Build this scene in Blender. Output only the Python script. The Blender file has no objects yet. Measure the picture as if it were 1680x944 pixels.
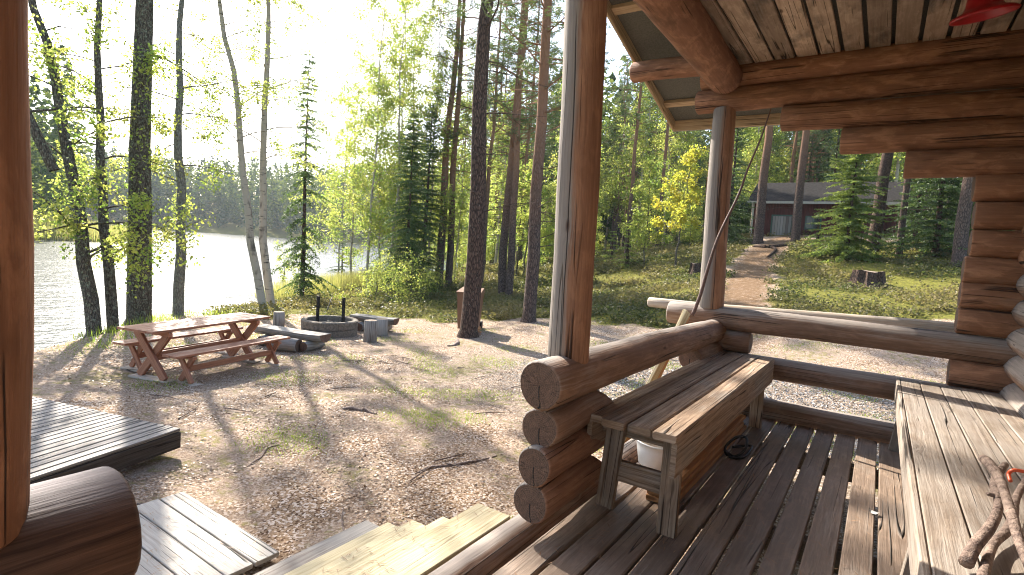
import bpy, math, random
import numpy as np
from mathutils import Vector, Matrix
R_ = math.radians
random.seed(7); rng = np.random.default_rng(7)
scn = bpy.context.scene
COL = scn.collection

# ------------------------------------------------------------------ camera
FPX, CX, CY = 894.0, 840.0, 472.0
def _n(v): return v / np.linalg.norm(v)
_Y = _n(np.array([1448 - CX, -(447 - CY), -FPX])); _X = -np.array([-480 - CX, -(315 - CY), -FPX])
_X = _n(_X - _Y * (_X @ _Y)); _Z = np.cross(_X, _Y)
RM = np.array([_X, _Y, _Z]); CAM = np.array([0, 0, 1.5])
cd = bpy.data.cameras.new('camera'); cam = bpy.data.objects.new('camera', cd); COL.objects.link(cam)
cd.sensor_width = 36; cd.lens = FPX / 1680 * 36; cd.clip_start = .05; cd.clip_end = 3000
cam.matrix_world = Matrix([[*RM[0], CAM[0]], [*RM[1], CAM[1]], [*RM[2], CAM[2]], [0, 0, 0, 1]])
cd.dof.use_dof = True; cd.dof.focus_distance = 5.5; cd.dof.aperture_fstop = 16.0
scn.camera = cam
# ------------------------------------------------------------------ light
SUN_EL = R_(37)
sd = RM @ _n(np.array([222 - CX, 0, -FPX])); az = math.atan2(sd[1], sd[0])
sdir = Vector((math.cos(az) * math.cos(SUN_EL), math.sin(az) * math.cos(SUN_EL), math.sin(SUN_EL)))
w = bpy.data.worlds.new('World'); scn.world = w; w.use_nodes = True
nt = w.node_tree; bg = nt.nodes['Background']; bg.inputs[1].default_value = .15
sky = nt.nodes.new('ShaderNodeTexSky'); sky.sky_type = 'NISHITA'; sky.sun_disc = False
sky.sun_elevation = SUN_EL; sky.sun_rotation = math.pi / 2 - az; sky.air_density = 1.0; sky.dust_density = 2.0; sky.ozone_density = 1.0
nt.links.new(sky.outputs[0], bg.inputs[0])
sl = bpy.data.lights.new('sun', 'SUN'); so = bpy.data.objects.new('sun', sl); COL.objects.link(so)
sl.energy = 5.0; sl.angle = R_(.6); sl.color = (1, .93, .82)
so.rotation_euler = (-sdir).to_track_quat('-Z', 'Y').to_euler()
scn.view_settings.view_transform = 'Standard'; scn.view_settings.look = 'None'
scn.view_settings.exposure = 1.75; scn.view_settings.gamma = 1
scn.cycles.filter_width = 1.05; scn.cycles.use_denoising = True; scn.cycles.max_bounces = 8; scn.cycles.diffuse_bounces = 4
scn.cycles.transmission_bounces = 4; scn.cycles.transparent_max_bounces = 4
scn.cycles.sample_clamp_indirect = 6; scn.cycles.caustics_reflective = False; scn.cycles.caustics_refractive = False

def ray(x, y):
    v = RM @ np.array([x - CX, -(y - CY), -FPX]); return v / np.linalg.norm(v)
def dep(x, y, d): return CAM + RM @ (np.array([x - CX, -(y - CY), -FPX]) / FPX * d)

# ------------------------------------------------------------------ terrain
cps = []
for x, y, z in [(-3, 2, -.62), (-1, 1, -.6), (2, 2, -.55), (-5, 1.5, -.63), (-5, -4, -.6), (2, -6, -.55), (-7, 4, -.66), (-9, 3, -.68), (-9, 7, -.69), (-8, 10.5, -.69),
                (-11, 4.2, -.72), (-10.8, 1.5, -.72), (-10.8, -4, -.8), (-11.7, 3.2, -.78), (-12.0, 2.2, -1.2), (-12.9, 3.6, -1.2), (-14.5, 4.9, -1.2), (-13.0, 2.2, -1.8), (-14.2, 3.4, -1.8), (-12.5, 7.5, -.74), (-12.5, 10.5, -.74), (-2, 7.5, -.55), (1, 7, -.5), (4, 6, -.45), (-5, 9, -.63),
                (-15.3, 6.8, -1.2), (-16.2, 9.2, -1.2), (-17.5, 11.4, -1.15), (-12.2, 4, -.74), (-13.5, 5.4, -.74), (-13.9, 6.4, -.75), (-14.6, 8.9, -.78), (-15.9, 11.2, -.82), (-18.6, 14, -1.12), (-22.5, 19.8, -1.12), (-27.5, 29.7, -1.1), (-38, 46, -1.05),
                (-16.5, 5, -2), (-18, 7, -2), (-21, 11, -2), (-23, 14, -2), (-27, 20, -2), (-33, 30, -2), (-13.5, -2, -1.3), (-16, -2, -2),
                (-14.2, 12.5, -.8), (-13.5, 15, -.72), (-17, 17, -.85), (-18, 20, -.8), (6, 12, .1), (8, 20, 1.7), (12, 30, 3), (10, 8, -.1), (-20, 30, .3), (-25, 38, .4)]:
    cps.append((x, y, z))
for p, d in [((1000, 470), 25), ((1110, 430), 26), ((1280, 400), 28), ((1280, 385), 33), ((1240, 480), 17), ((1400, 530), 13), ((1415, 470), 18), ((1560, 430), 20),
             ((1500, 392), 29), ((1300, 600), 10), ((900, 500), 20), ((850, 440), 32), ((1000, 430), 34), ((1180, 400), 33)]:
    cps.append(tuple(dep(*p, d)))
cps = np.array(cps)
def _U(r2): return .5 * r2 * np.log(r2 + 1e-9)
_n_ = len(cps); _K = _U(((cps[:, None, :2] - cps[None, :, :2]) ** 2).sum(-1)) + np.eye(_n_) * .03
_P = np.c_[np.ones(_n_), cps[:, :2]]
_A = np.block([[_K, _P], [_P.T, np.zeros((3, 3))]]); _W = np.linalg.solve(_A, np.r_[cps[:, 2], 0, 0, 0])
# centre line of the near shore; the lake is to its left
SH = np.array([(-13, -200), (-11.9, 0), (-12.0, 2.6), (-12.8, 3.9), (-14.3, 5.2), (-15.0, 6.9), (-15.9, 9.2), (-17.4, 11.6), (-19.0, 14.4), (-23, 20), (-28, 30), (-38, 46), (-50, 62), (-75, 90), (-110, 120), (-150, 125)], float)
FS = np.array([(-190, 125), (-225, 110), (-240, 80), (-215, 50), (-165, 48), (-120, 38), (-92, 31), (-78, 22), (-76, 6), (-85, -10), (-110, -60), (-110, -200)], float)
LAKE = np.vstack([SH, FS])
def in_lake(x, y):
    c = np.zeros(x.shape, bool); n = len(LAKE)
    for i in range(n):
        x0, y0 = LAKE[i]; x1, y1 = LAKE[(i + 1) % n]
        if y0 == y1: continue
        c ^= ((y0 > y) != (y1 > y)) & (x < (x1 - x0) * (y - y0) / (y1 - y0) + x0)
    return c
def lake_dist(x, y):
    d = np.full(x.shape, 1e9); n = len(LAKE)
    for i in range(n):
        a = LAKE[i]; b = LAKE[(i + 1) % n]; ab = b - a
        t = np.clip(((x - a[0]) * ab[0] + (y - a[1]) * ab[1]) / (ab @ ab), 0, 1)
        d = np.minimum(d, np.hypot(x - a[0] - t * ab[0], y - a[1] - t * ab[1]))
    return np.where(in_lake(x, y), -d, d)
def tz(x, y):
    x = np.atleast_1d(np.asarray(x, float)); y = np.atleast_1d(np.asarray(y, float))
    out = np.empty(x.shape)
    xf, yf = x.ravel(), y.ravel(); o = np.empty(xf.shape)
    for s in range(0, len(xf), 20000):
        xs, ys = xf[s:s + 20000], yf[s:s + 20000]
        k = _U((xs[:, None] - cps[None, :, 0]) ** 2 + (ys[:, None] - cps[None, :, 1]) ** 2)
        near = k @ _W[:_n_] + _W[_n_] + _W[_n_ + 1] * xs + _W[_n_ + 2] * ys
        ld = lake_dist(xs, ys)
        far = np.where(ld > 0, -1.05 + np.minimum(ld * .16, 13 + 3 * np.sin(xs * .03) * np.cos(ys * .025)), np.maximum(-1.25 + ld * .12, -3))
        far = np.where((ys > 0) & (xs > -30) & (ld > 0), np.minimum(far, 4.5), far)
        dist = np.hypot(xs + 4, ys - 14); t = np.clip((dist - 24) / 14, 0, 1); t = t * t * (3 - 2 * t)
        h = near * (1 - t) + far * t
        h += .018 * np.sin(xs * 2.3 + 1.1 * np.sin(ys * 1.7)) * np.sin(ys * 2.9 + xs) + .03 * np.sin(xs * .9 + 2) * np.sin(ys * 1.1)
        o[s:s + 20000] = h
    return o.reshape(x.shape)
def tz1(x, y): return float(tz([x], [y])[0])
def hit(px, py, dmin=3, dmax=60):
    v = ray(px, py); t = np.linspace(dmin, dmax, 1200)
    P = CAM[None] + v[None] * t[:, None]; g = P[:, 2] - tz(P[:, 0], P[:, 1])
    i = np.argmax(g < 0)
    if g[i] >= 0: i = len(t) - 1
    return P[i, 0], P[i, 1], tz1(P[i, 0], P[i, 1])

def flat(px, py, z=-.75):
    v = ray(px, py); P = CAM + v * ((z - 1.5) / v[2]); return P[0], P[1], tz1(P[0], P[1])

# ------------------------------------------------------------------ node helpers
class NT:
    def __init__(s, name):
        s.m = bpy.data.materials.new(name); s.m.use_nodes = True; s.t = s.m.node_tree; s.b = s.t.nodes['Principled BSDF']
    def n(s, typ, **kw):
        nd = s.t.nodes.new('ShaderNode' + typ)
        for k, v in kw.items(): setattr(nd, k, v)
        return nd
    def l(s, a, b): s.t.links.new(a, b)
    def put(s, sock, v):
        if isinstance(v, bpy.types.NodeSocket): s.l(v, sock)
        elif isinstance(v, (tuple, list)) and len(v) == 3 and sock.type == 'RGBA': sock.default_value = (*v, 1)
        else: sock.default_value = v
    def math(s, op, a, b=0, c=0, clamp=False):
        nd = s.n('Math', operation=op, use_clamp=clamp)
        for i, v in enumerate((a, b, c)): s.put(nd.inputs[i], v)
        return nd.outputs[0]
    def mix(s, f, a, b, mode='MIX'):
        nd = s.n('Mix', data_type='RGBA', blend_type=mode); s.put(nd.inputs[0], f); s.put(nd.inputs[6], a); s.put(nd.inputs[7], b); return nd.outputs[2]
    def noise(s, vec, scale, detail=4, rough=.55, dist=0):
        nd = s.n('TexNoise'); s.l(vec, nd.inputs['Vector']); nd.inputs['Scale'].default_value = scale
        nd.inputs['Detail'].default_value = detail; nd.inputs['Roughness'].default_value = rough; nd.inputs['Distortion'].default_value = dist
        return nd.outputs[0]
    def voro(s, vec, scale, feature='F1', out='Distance'):
        nd = s.n('TexVoronoi', feature=feature); s.l(vec, nd.inputs['Vector']); nd.inputs['Scale'].default_value = scale; return nd.outputs[out]
    def map(s, vec, sc=(1, 1, 1), loc=None):
        nd = s.n('Mapping'); s.l(vec, nd.inputs[0]); nd.inputs[3].default_value = sc
        if loc is not None: s.put(nd.inputs[1], loc)
        return nd.outputs[0]
    def ramp(s, f, lo, hi):
        nd = s.n('MapRange'); s.put(nd.inputs[0], f); nd.inputs[1].default_value = lo; nd.inputs[2].default_value = hi; return nd.outputs[0]
    def bump(s, h, st, dist=.02):
        nd = s.n('Bump'); nd.inputs['Strength'].default_value = st; nd.inputs['Distance'].default_value = dist; s.l(h, nd.inputs['Height']); return nd.outputs[0]

def wood(name, dark, light, grey=0.0, greycol=(.36, .33, .30), crack=1.0, rough=.75, var=.3, knots=1.0, side=None, stain=0.0, gloss=.25, long_crack=0, side_lo=.05, soft=0.0):
    s = NT(name); uv = s.n('UVMap').outputs[0]; oi = s.n('ObjectInfo'); rnd = oi.outputs['Random']
    off = s.n('CombineXYZ'); s.l(s.math('MULTIPLY', rnd, 37.0), off.inputs[0]); s.l(s.math('MULTIPLY', rnd, 11.0), off.inputs[1]); off = off.outputs[0]
    # warp so grain runs round knots
    base = s.map(uv, (1, 1, 1), off)
    kn = s.voro(s.map(base, (1.6, 5.0, 1)), 1.0)
    knf = s.ramp(kn, .20, .04)
    wn = s.noise(s.map(base, (1.2, 4, 1)), 1.5, 3)
    sep = s.n('SeparateXYZ'); s.l(base, sep.inputs[0])
    vv = s.math('ADD', sep.outputs[1], s.math('ADD', s.math('MULTIPLY', wn, .05), s.math('MULTIPLY', knf, .03)))
    cv = s.n('CombineXYZ'); s.l(s.math('MULTIPLY', sep.outputs[0], .9), cv.inputs[0]); s.l(s.math('MULTIPLY', vv, 34), cv.inputs[1])
    g1 = s.noise(cv.outputs[0], 1.6, 5, .65)
    g2 = s.noise(s.map(base, (5, 150, 1)), 1.0, 3, .6)
    gr = s.math('ADD', s.math('MULTIPLY', g1, .7), s.math('MULTIPLY', g2, .3))
    col = s.mix(s.ramp(gr, .39 - .16 * soft, .61 + .16 * soft), dark, light)
    if soft:
        mo = s.noise(s.map(base, (2.6, 7, 1)), 1.6, 5, .65, .6); col = s.mix(s.math('MULTIPLY', s.ramp(mo, .40, .66), .8 * soft), col, s.mix(.75, light, dark)); col = s.mix(s.math('MULTIPLY', s.ramp(mo, .50, .32), .6 * soft), col, tuple(c * 1.25 for c in light))
    big = s.noise(s.map(base, (1.1, 2.2, 1)), 1.7, 4, .6)
    if stain: col = s.mix(s.math('MULTIPLY', s.ramp(big, .52, .68), stain), col, tuple(c * .28 for c in dark))
    col = s.mix(s.ramp(big, .3, .7), s.mix(.35, col, dark), col)
    if grey or side is not None:
        gmask = s.ramp(s.math('ADD', s.math('MULTIPLY', big, .6), s.math('MULTIPLY', g1, .4)), .62 - .35 * min(grey, 1), .66 - .2 * min(grey, 1))
        f = s.math('MULTIPLY', gmask, min(1, grey * 1.2)) if grey else 0.0
        if side is not None:
            geo = s.n('NewGeometry'); dt = s.n('VectorMath', operation='DOT_PRODUCT'); s.l(geo.outputs['Normal'], dt.inputs[0]); dt.inputs[1].default_value = side
            sm = s.ramp(s.math('ADD', dt.outputs['Value'], s.math('MULTIPLY', s.math('SUBTRACT', s.math('ADD', s.math('MULTIPLY', big, .5), s.math('MULTIPLY', g1, .5)), .5), 1.3)), side_lo, side_lo + .3)
            f = s.math('MAXIMUM', f, s.math('MULTIPLY', sm, .92))
        gc = s.mix(s.ramp(gr, .3, .7), tuple(c * .5 for c in greycol), greycol)
        col = s.mix(f, col, gc)
    if knots: col = s.mix(s.math('MULTIPLY', s.ramp(kn, .085, .045), .75 * knots), col, (dark[0] * .35, dark[1] * .3, dark[2] * .3))
    cn = s.noise(s.map(base, (.30, 15, 1)), 1.0, 1, .3)
    cr = s.ramp(s.math('ABSOLUTE', s.math('SUBTRACT', cn, .5)), .012, .003)
    crm = s.math('MULTIPLY', cr, s.ramp(s.noise(s.map(base, (1.3, 3, 1)), 1.0, 2), .50, .56))
    if long_crack:
        raw = s.n('SeparateXYZ'); s.l(uv, raw.inputs[0]); wv_ = s.noise(s.map(base, (1.1, .01, 1)), 1.0, 3, .5)
        q_ = s.math('ABSOLUTE', s.math('SUBTRACT', raw.outputs[1], s.math('ADD', long_crack - .012, s.math('MULTIPLY', wv_, .03))))
        crm = s.math('MAXIMUM', crm, s.math('MULTIPLY', s.ramp(q_, .0035, .0012), s.ramp(s.noise(s.map(base, (.8, .01, 1), (3, 0, 0)), 1, 1), .38, .46)))
    col = s.mix(s.math('MULTIPLY', crm, .85 * crack), col, (.012, .009, .007))
    hv = s.n('HueSaturation'); s.l(col, hv.inputs['Color']); s.l(s.math('ADD', 1 - var / 2, s.math('MULTIPLY', rnd, var)), hv.inputs['Value'])
    s.l(hv.outputs[0], s.b.inputs['Base Color'])
    s.put(s.b.inputs['Roughness'], s.math('ADD', rough - .1, s.math('MULTIPLY', g2, .25))); s.b.inputs['Specular IOR Level'].default_value = gloss
    h = s.math('SUBTRACT', s.math('ADD', gr, s.math('MULTIPLY', knf, .15)), s.math('MULTIPLY', crm, 1.6 * crack))
    s.l(s.bump(h, 1.0, .007), s.b.inputs['Normal'])
    return s.m

def endgrain(name, dark, light):
    s = NT(name); uv = s.n('UVMap').outputs[0]; rnd = s.n('ObjectInfo').outputs['Random']
    sep = s.n('SeparateXYZ'); s.l(uv, sep.inputs[0])
    nz = s.noise(uv, 14, 4)
    r = s.math('POWER', s.math('ADD', s.math('POWER', sep.outputs[0], 2), s.math('POWER', sep.outputs[1], 2)), .5)
    ring = s.math('SINE', s.math('ADD', s.math('MULTIPLY', r, 520), s.math('MULTIPLY', nz, 9)))
    ang = s.math('ARCTAN2', sep.outputs[1], sep.outputs[0])
    a1 = s.math('ABSOLUTE', s.math('ADD', ang, s.math('ADD', 1.1, s.math('MULTIPLY', nz, .8))))
    crk = s.ramp(s.math('MULTIPLY', a1, r), .006, .0025)
    av = s.n('CombineXYZ'); s.l(s.math('MULTIPLY', ang, 3), av.inputs[0]); s.l(s.math('MULTIPLY', r, 4), av.inputs[1]); s.l(rnd, av.inputs[2])
    fine = s.ramp(s.math('ABSOLUTE', s.math('SUBTRACT', s.noise(av.outputs[0], 3.0, 2), .5)), .020, .006)
    col = s.mix(s.math('ADD', s.math('MULTIPLY', ring, .14), .5), dark, light)
    col = s.mix(s.ramp(s.noise(uv, 22, 5, .7), .35, .7), s.mix(.5, col, (.03, .022, .018)), col)
    f = s.math('MAXIMUM', crk, s.math('MULTIPLY', fine, .6))
    col = s.mix(f, col, (.01, .008, .006)); s.l(col, s.b.inputs['Base Color']); s.b.inputs['Roughness'].default_value = .9
    s.l(s.bump(s.math('SUBTRACT', s.math('MULTIPLY', ring, .12), f), .8, .006), s.b.inputs['Normal'])
    return s.m

def bark(name, c1, c2, kind='pine', top=None, topz=(5, 9)):
    s = NT(name); tc = s.n('TexCoord').outputs['Object']; rnd = s.n('ObjectInfo').outputs['Random']
    if kind == 'birch':
        hz = s.noise(s.map(tc, (3, 3, 22)), 1.2, 4, .6); pt = s.noise(s.map(tc, (3, 3, 1.5)), 1.2, 3)
        f = s.math('MAXIMUM', s.ramp(hz, .60, .66), s.ramp(pt, .6, .72))
        col = s.mix(f, c1, c2); h = hz; st = .4
    else:
        p = s.map(tc, (1, 1, .28)); v = s.voro(p, 26 if kind == 'pine' else 34, 'DISTANCE_TO_EDGE'); nz = s.noise(p, 30, 5, .7)
        col = s.mix(s.ramp(s.math('ADD', v, s.math('MULTIPLY', s.math('SUBTRACT', nz, .5), .5)), 0, .28), c1, c2)
        li = s.ramp(s.noise(tc, 17, 6, .8), .54 if kind != 'pine' else .60, .60 if kind != 'pine' else .66)
        col = s.mix(s.math('MULTIPLY', li, .75), col, (.26, .29, .20) if kind != 'pine' else (.23, .24, .20))
        h = s.math('ADD', v, s.math('MULTIPLY', nz, .4)); st = 1.0
        if top:
            sp = s.n('SeparateXYZ'); s.l(tc, sp.inputs[0])
            tf = s.ramp(s.math('ADD', sp.outputs[2], s.math('MULTIPLY', s.noise(tc, 1.5, 3), 3)), *topz)
            col = s.mix(tf, col, s.mix(nz, tuple(c * .6 for c in top), top))
    s.l(col, s.b.inputs['Base Color']); s.b.inputs['Roughness'].default_value = .95; s.b.inputs['Specular IOR Level'].default_value = .15
    s.l(s.bump(h, st, .03), s.b.inputs['Normal'])
    return s.m

def leafmat(name, c1, c2, t1, t2, amt=.5):
    s = NT(name); at = s.n('Attribute', attribute_name='tint').outputs['Fac']
    s.l(s.mix(at, c1, c2), s.b.inputs['Base Color']); s.b.inputs['Roughness'].default_value = .5; s.b.inputs['Specular IOR Level'].default_value = .3
    tr = s.n('BsdfTranslucent'); s.l(s.mix(at, t1, t2), tr.inputs[0])
    mx = s.n('MixShader'); mx.inputs[0].default_value = amt; s.l(s.b.outputs[0], mx.inputs[1]); s.l(tr.outputs[0], mx.inputs[2])
    s.l(mx.outputs[0], s.t.nodes['Material Output'].inputs[0]); return s.m
def plain(name, c, rough=.6, metal=0, c2=None, sc=20, bump=0):
    s = NT(name); tc = s.n('TexCoord').outputs['Object']; nz = s.noise(tc, sc, 5, .65)
    s.l(s.mix(s.ramp(nz, .35, .65), c, c2 or tuple(v * .75 for v in c)), s.b.inputs['Base Color'])
    s.b.inputs['Roughness'].default_value = rough; s.b.inputs['Metallic'].default_value = metal
    if bump: s.l(s.bump(nz, bump, .02), s.b.inputs['Normal'])
    return s.m

M = {}
M['stain'] = wood('red_brown_log', (.155, .068, .038), (.46, .24, .14), stain=.5, var=.25, soft=1.0)
M['stain_w'] = wood('weathered_stained_log', (.16, .075, .045), (.43, .235, .14), side=(-.93, -.2, .2), greycol=(.29, .26, .23), var=.15, long_crack=.345, side_lo=-.18, soft=.6, knots=1.3)
M['rail'] = wood('weathered_rail_sunlit_wall_log', (.12, .065, .04), (.36, .22, .145), grey=.3, side=(-.6, -.1, .75), side_lo=.3, greycol=(.36, .31, .27), var=.2, soft=.6)  # grey is wear on the rails, painted sunlight on the lower side wall
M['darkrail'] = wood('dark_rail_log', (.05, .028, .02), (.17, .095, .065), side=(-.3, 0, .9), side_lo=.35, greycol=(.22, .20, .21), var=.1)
M['walllog'] = wood('stained_wall_log', (.165, .07, .037), (.45, .23, .125), grey=.15, greycol=(.36, .28, .22), var=.2, soft=1.0)
M['ceil'] = wood('ceiling_board', (.27, .19, .135), (.64, .51, .39), stain=.9, var=.75, knots=1.2, soft=.7, grey=.25, greycol=(.44, .40, .35))
M['batten'] = wood('batten_board', (.32, .21, .12), (.55, .41, .27), var=.2)
M['deck'] = wood('deck_board', (.115, .078, .054), (.30, .215, .155), grey=.35, greycol=(.30, .255, .215), var=.22, soft=.7, rough=.55, gloss=.4)
M['bench'] = wood('bench_board', (.11, .065, .04), (.48, .35, .24), grey=.35, greycol=(.44, .40, .35), stain=.5, soft=.3, crack=1, var=.35)
M['bench2'] = wood('grey_bench_board', (.13, .095, .07), (.30, .24, .185), grey=.6, greycol=(.32, .275, .235), var=.12, knots=.4, soft=.8)
M['greyboard'] = wood('grey_walkway_board', (.27, .235, .195), (.48, .435, .375), grey=.8, greycol=(.49, .45, .395), var=.1, knots=.3, rough=.7)
M['platform'] = wood('platform_slat', (.12, .10, .08), (.27, .235, .20), grey=.7, greycol=(.31, .28, .25), var=.2, rough=.65, gloss=.25, knots=.2)
M['fascia'] = wood('dark_fascia_board', (.035, .028, .024), (.09, .075, .065), var=.1, knots=.2)
M['new'] = wood('new_yellow_board', (.38, .31, .175), (.60, .53, .36), var=.12, crack=.2, knots=.7)
M['lumber'] = wood('orange_lumber', (.32, .15, .06), (.50, .27, .12), var=.25, crack=.3)
M['picnic'] = wood('stained_picnic_wood', (.24, .085, .042), (.47, .205, .11), var=.12, crack=.5, rough=.5, gloss=.5)
M['peeled'] = wood('peeled_pole', (.35, .27, .2), (.62, .54, .44), grey=.4, greycol=(.5, .47, .43), stain=.2)
M['oldlog'] = wood('old_grey_log', (.13, .10, .08), (.30, .25, .2), grey=.7, greycol=(.36, .34, .31))
M['end'] = endgrain('log_end', (.11, .058, .036), (.26, .15, .095))
M['endlight'] = endgrain('light_log_end', (.35, .24, .16), (.52, .40, .29))
M['felt'] = plain('roof_felt', (.125, .12, .10), .9, c2=(.075, .07, .06), sc=60)
M['shingle'] = plain('shed_roof_shingle', (.036, .032, .03), .95, c2=(.015, .013, .012), sc=8, bump=.4)
M['shingle'].node_tree.nodes['Principled BSDF'].inputs['Specular IOR Level'].default_value = .08
M['black'] = plain('black_iron', (.015, .015, .016), .55, .6)
M['strap'] = plain('black_strap', (.012, .012, .014), .5)
M['white'] = plain('white_plastic', (.75, .74, .70), .35, c2=(.66, .64, .58), sc=6)
M['red'] = plain('red_enamel', (.42, .012, .02), .3, c2=(.36, .01, .016), sc=8)
M['orange'] = plain('orange_hook', (.5, .07, .02), .45)
M['bin'] = plain('brown_bin_plastic', (.17, .085, .045), .5, c2=(.15, .07, .04), sc=4)
M['stone'] = plain('fire_ring_stone', (.21, .17, .13), .95, c2=(.09, .075, .06), sc=25, bump=.8)
M['ash'] = plain('ash', (.05, .045, .04), 1, c2=(.18, .17, .16), sc=14, bump=1)
M['char'] = plain('charred_wood', (.02, .018, .016), .9, sc=30, bump=1)
M['green_paint'] = plain('green_trim', (.04, .10, .07), .6)
M['whitetrim'] = plain('pale_corner_board', (.45, .42, .36), .8)
M['mush'] = plain('mushroom_cap', (.55, .26, .10), .6, c2=(.4, .17, .06), sc=30)
M['stickbark'] = plain('stick_bark', (.24, .17, .13), .8, c2=(.07, .04, .03), sc=32, bump=1)
M['fishrod'] = plain('long_stick_bark', (.14, .075, .06), .6, c2=(.08, .045, .035), sc=25, bump=.4)
M['glass'] = plain('dark_glass', (.02, .03, .03), .1)
s = NT('shed_red_board'); tc = s.n('TexCoord').outputs['Object']; sp = s.n('SeparateXYZ'); s.l(tc, sp.inputs[0])
s.l(s.mix(s.ramp(s.noise(s.map(tc, (8, 8, .8)), 2, 4), .35, .7), (.115, .028, .021), (.05, .016, .013)), s.b.inputs['Base Color']); s.b.inputs['Roughness'].default_value = .9; M['shedred'] = s.m
M['pinebark'] = bark('pine_bark', (.045, .034, .03), (.15, .105, .085), 'pine', top=(.30, .16, .095), topz=(4.0, 8.0))
M['darkbark'] = bark('dark_bark', (.028, .02, .016), (.125, .078, .058), 'pine')
M['alderbark'] = bark('alder_bark', (.04, .033, .025), (.15, .125, .095), 'alder')
M['greybark'] = bark('grey_bark', (.11, .10, .08), (.25, .235, .19), 'alder')
M['birchbark'] = bark('birch_bark', (.38, .325, .25), (.06, .05, .04), 'birch')
M['leaf'] = leafmat('birch_leaf', (.055, .11, .018), (.15, .17, .02), (.30, .44, .08), (.68, .66, .15), .55)
M['leafy'] = leafmat('autumn_yellow_leaf', (.15, .17, .02), (.26, .19, .02), (.50, .60, .08), (.74, .60, .07), .5)
M['needle'] = leafmat('pine_needle', (.035, .065, .03), (.07, .10, .035), (.12, .20, .05), (.20, .26, .06), .3)
M['spruce'] = leafmat('spruce_needle', (.035, .07, .022), (.085, .13, .035), (.08, .15, .035), (.18, .25, .06), .32)
M['brightspruce'] = leafmat('bright_spruce_needle', (.06, .11, .028), (.13, .17, .045), (.26, .38, .07), (.44, .50, .09), .42)  # brighter copy of the spruce needles, sunlit yellow-green put into the colour
M['farleaf'] = leafmat('far_forest_foliage', (.045, .085, .03), (.12, .15, .035), (.08, .13, .03), (.26, .30, .05), .25)
M['farleaf'].node_tree.nodes['Principled BSDF'].inputs['Specular IOR Level'].default_value = 0; M['farleaf'].node_tree.nodes['Principled BSDF'].inputs['Roughness'].default_value = 1
M['shrub'] = leafmat('blueberry_leaf', (.055, .065, .025), (.19, .15, .07), (.12, .16, .04), (.32, .27, .09), .35)
M['shrub'].node_tree.nodes['Principled BSDF'].inputs['Specular IOR Level'].default_value = .15
M['grass'] = leafmat('grass_blade', (.07, .12, .02), (.16, .20, .035), (.26, .40, .05), (.5, .55, .09), .45)
M['reed'] = leafmat('reed_blade', (.16, .17, .05), (.30, .27, .10), (.35, .38, .09), (.55, .5, .15), .45)
M['litter'] = leafmat('fallen_leaf', (.17, .10, .055), (.46, .35, .25), (.15, .08, .03), (.3, .2, .1), .15)
M['pneedle'] = leafmat('fallen_needle', (.20, .10, .05), (.36, .22, .12), (.1, .05, .02), (.1, .05, .02), .1)
M['pebble'] = leafmat('pebble', (.20, .19, .18), (.48, .46, .44), (.1, .1, .1), (.1, .1, .1), .0)

# ------------------------------------------------------------------ object helpers
def tag(o, label, cat, group=None, kind=None):
    if label: o['label'] = label
    if cat: o['category'] = cat
    if group: o['group'] = group
    if kind: o['kind'] = kind
    return o
def thing(name, label, cat, loc=(0, 0, 0), rz=0, group=None):
    o = bpy.data.objects.new(name, None); COL.objects.link(o); o.location = loc; o.rotation_euler[2] = rz; o.empty_display_size = .2
    return tag(o, label, cat, group)
def mesh_obj(name, V, F, mats, parent=None, uv=None, fm=None, smooth=False, world=True, sharp=None):
    me = bpy.data.meshes.new(name); V = np.asarray(V, float)
    if parent is not None and world: V = V - np.array(parent.location)
    me.from_pydata(V.tolist(), [], F); mats = mats if isinstance(mats, (list, tuple)) else [mats]
    for m in mats: me.materials.append(m)
    if uv is not None:
        l = me.uv_layers.new(name='UVMap'); l.data.foreach_set('uv', np.asarray(uv, float).ravel())
    if fm is not None: me.polygons.foreach_set('material_index', fm)
    if smooth is True: me.polygons.foreach_set('use_smooth', [True] * len(F))
    elif smooth: me.polygons.foreach_set('use_smooth', smooth)
    me.update(); o = bpy.data.objects.new(name, me); COL.objects.link(o)
    if parent is not None: o.parent = parent
    return o
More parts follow.
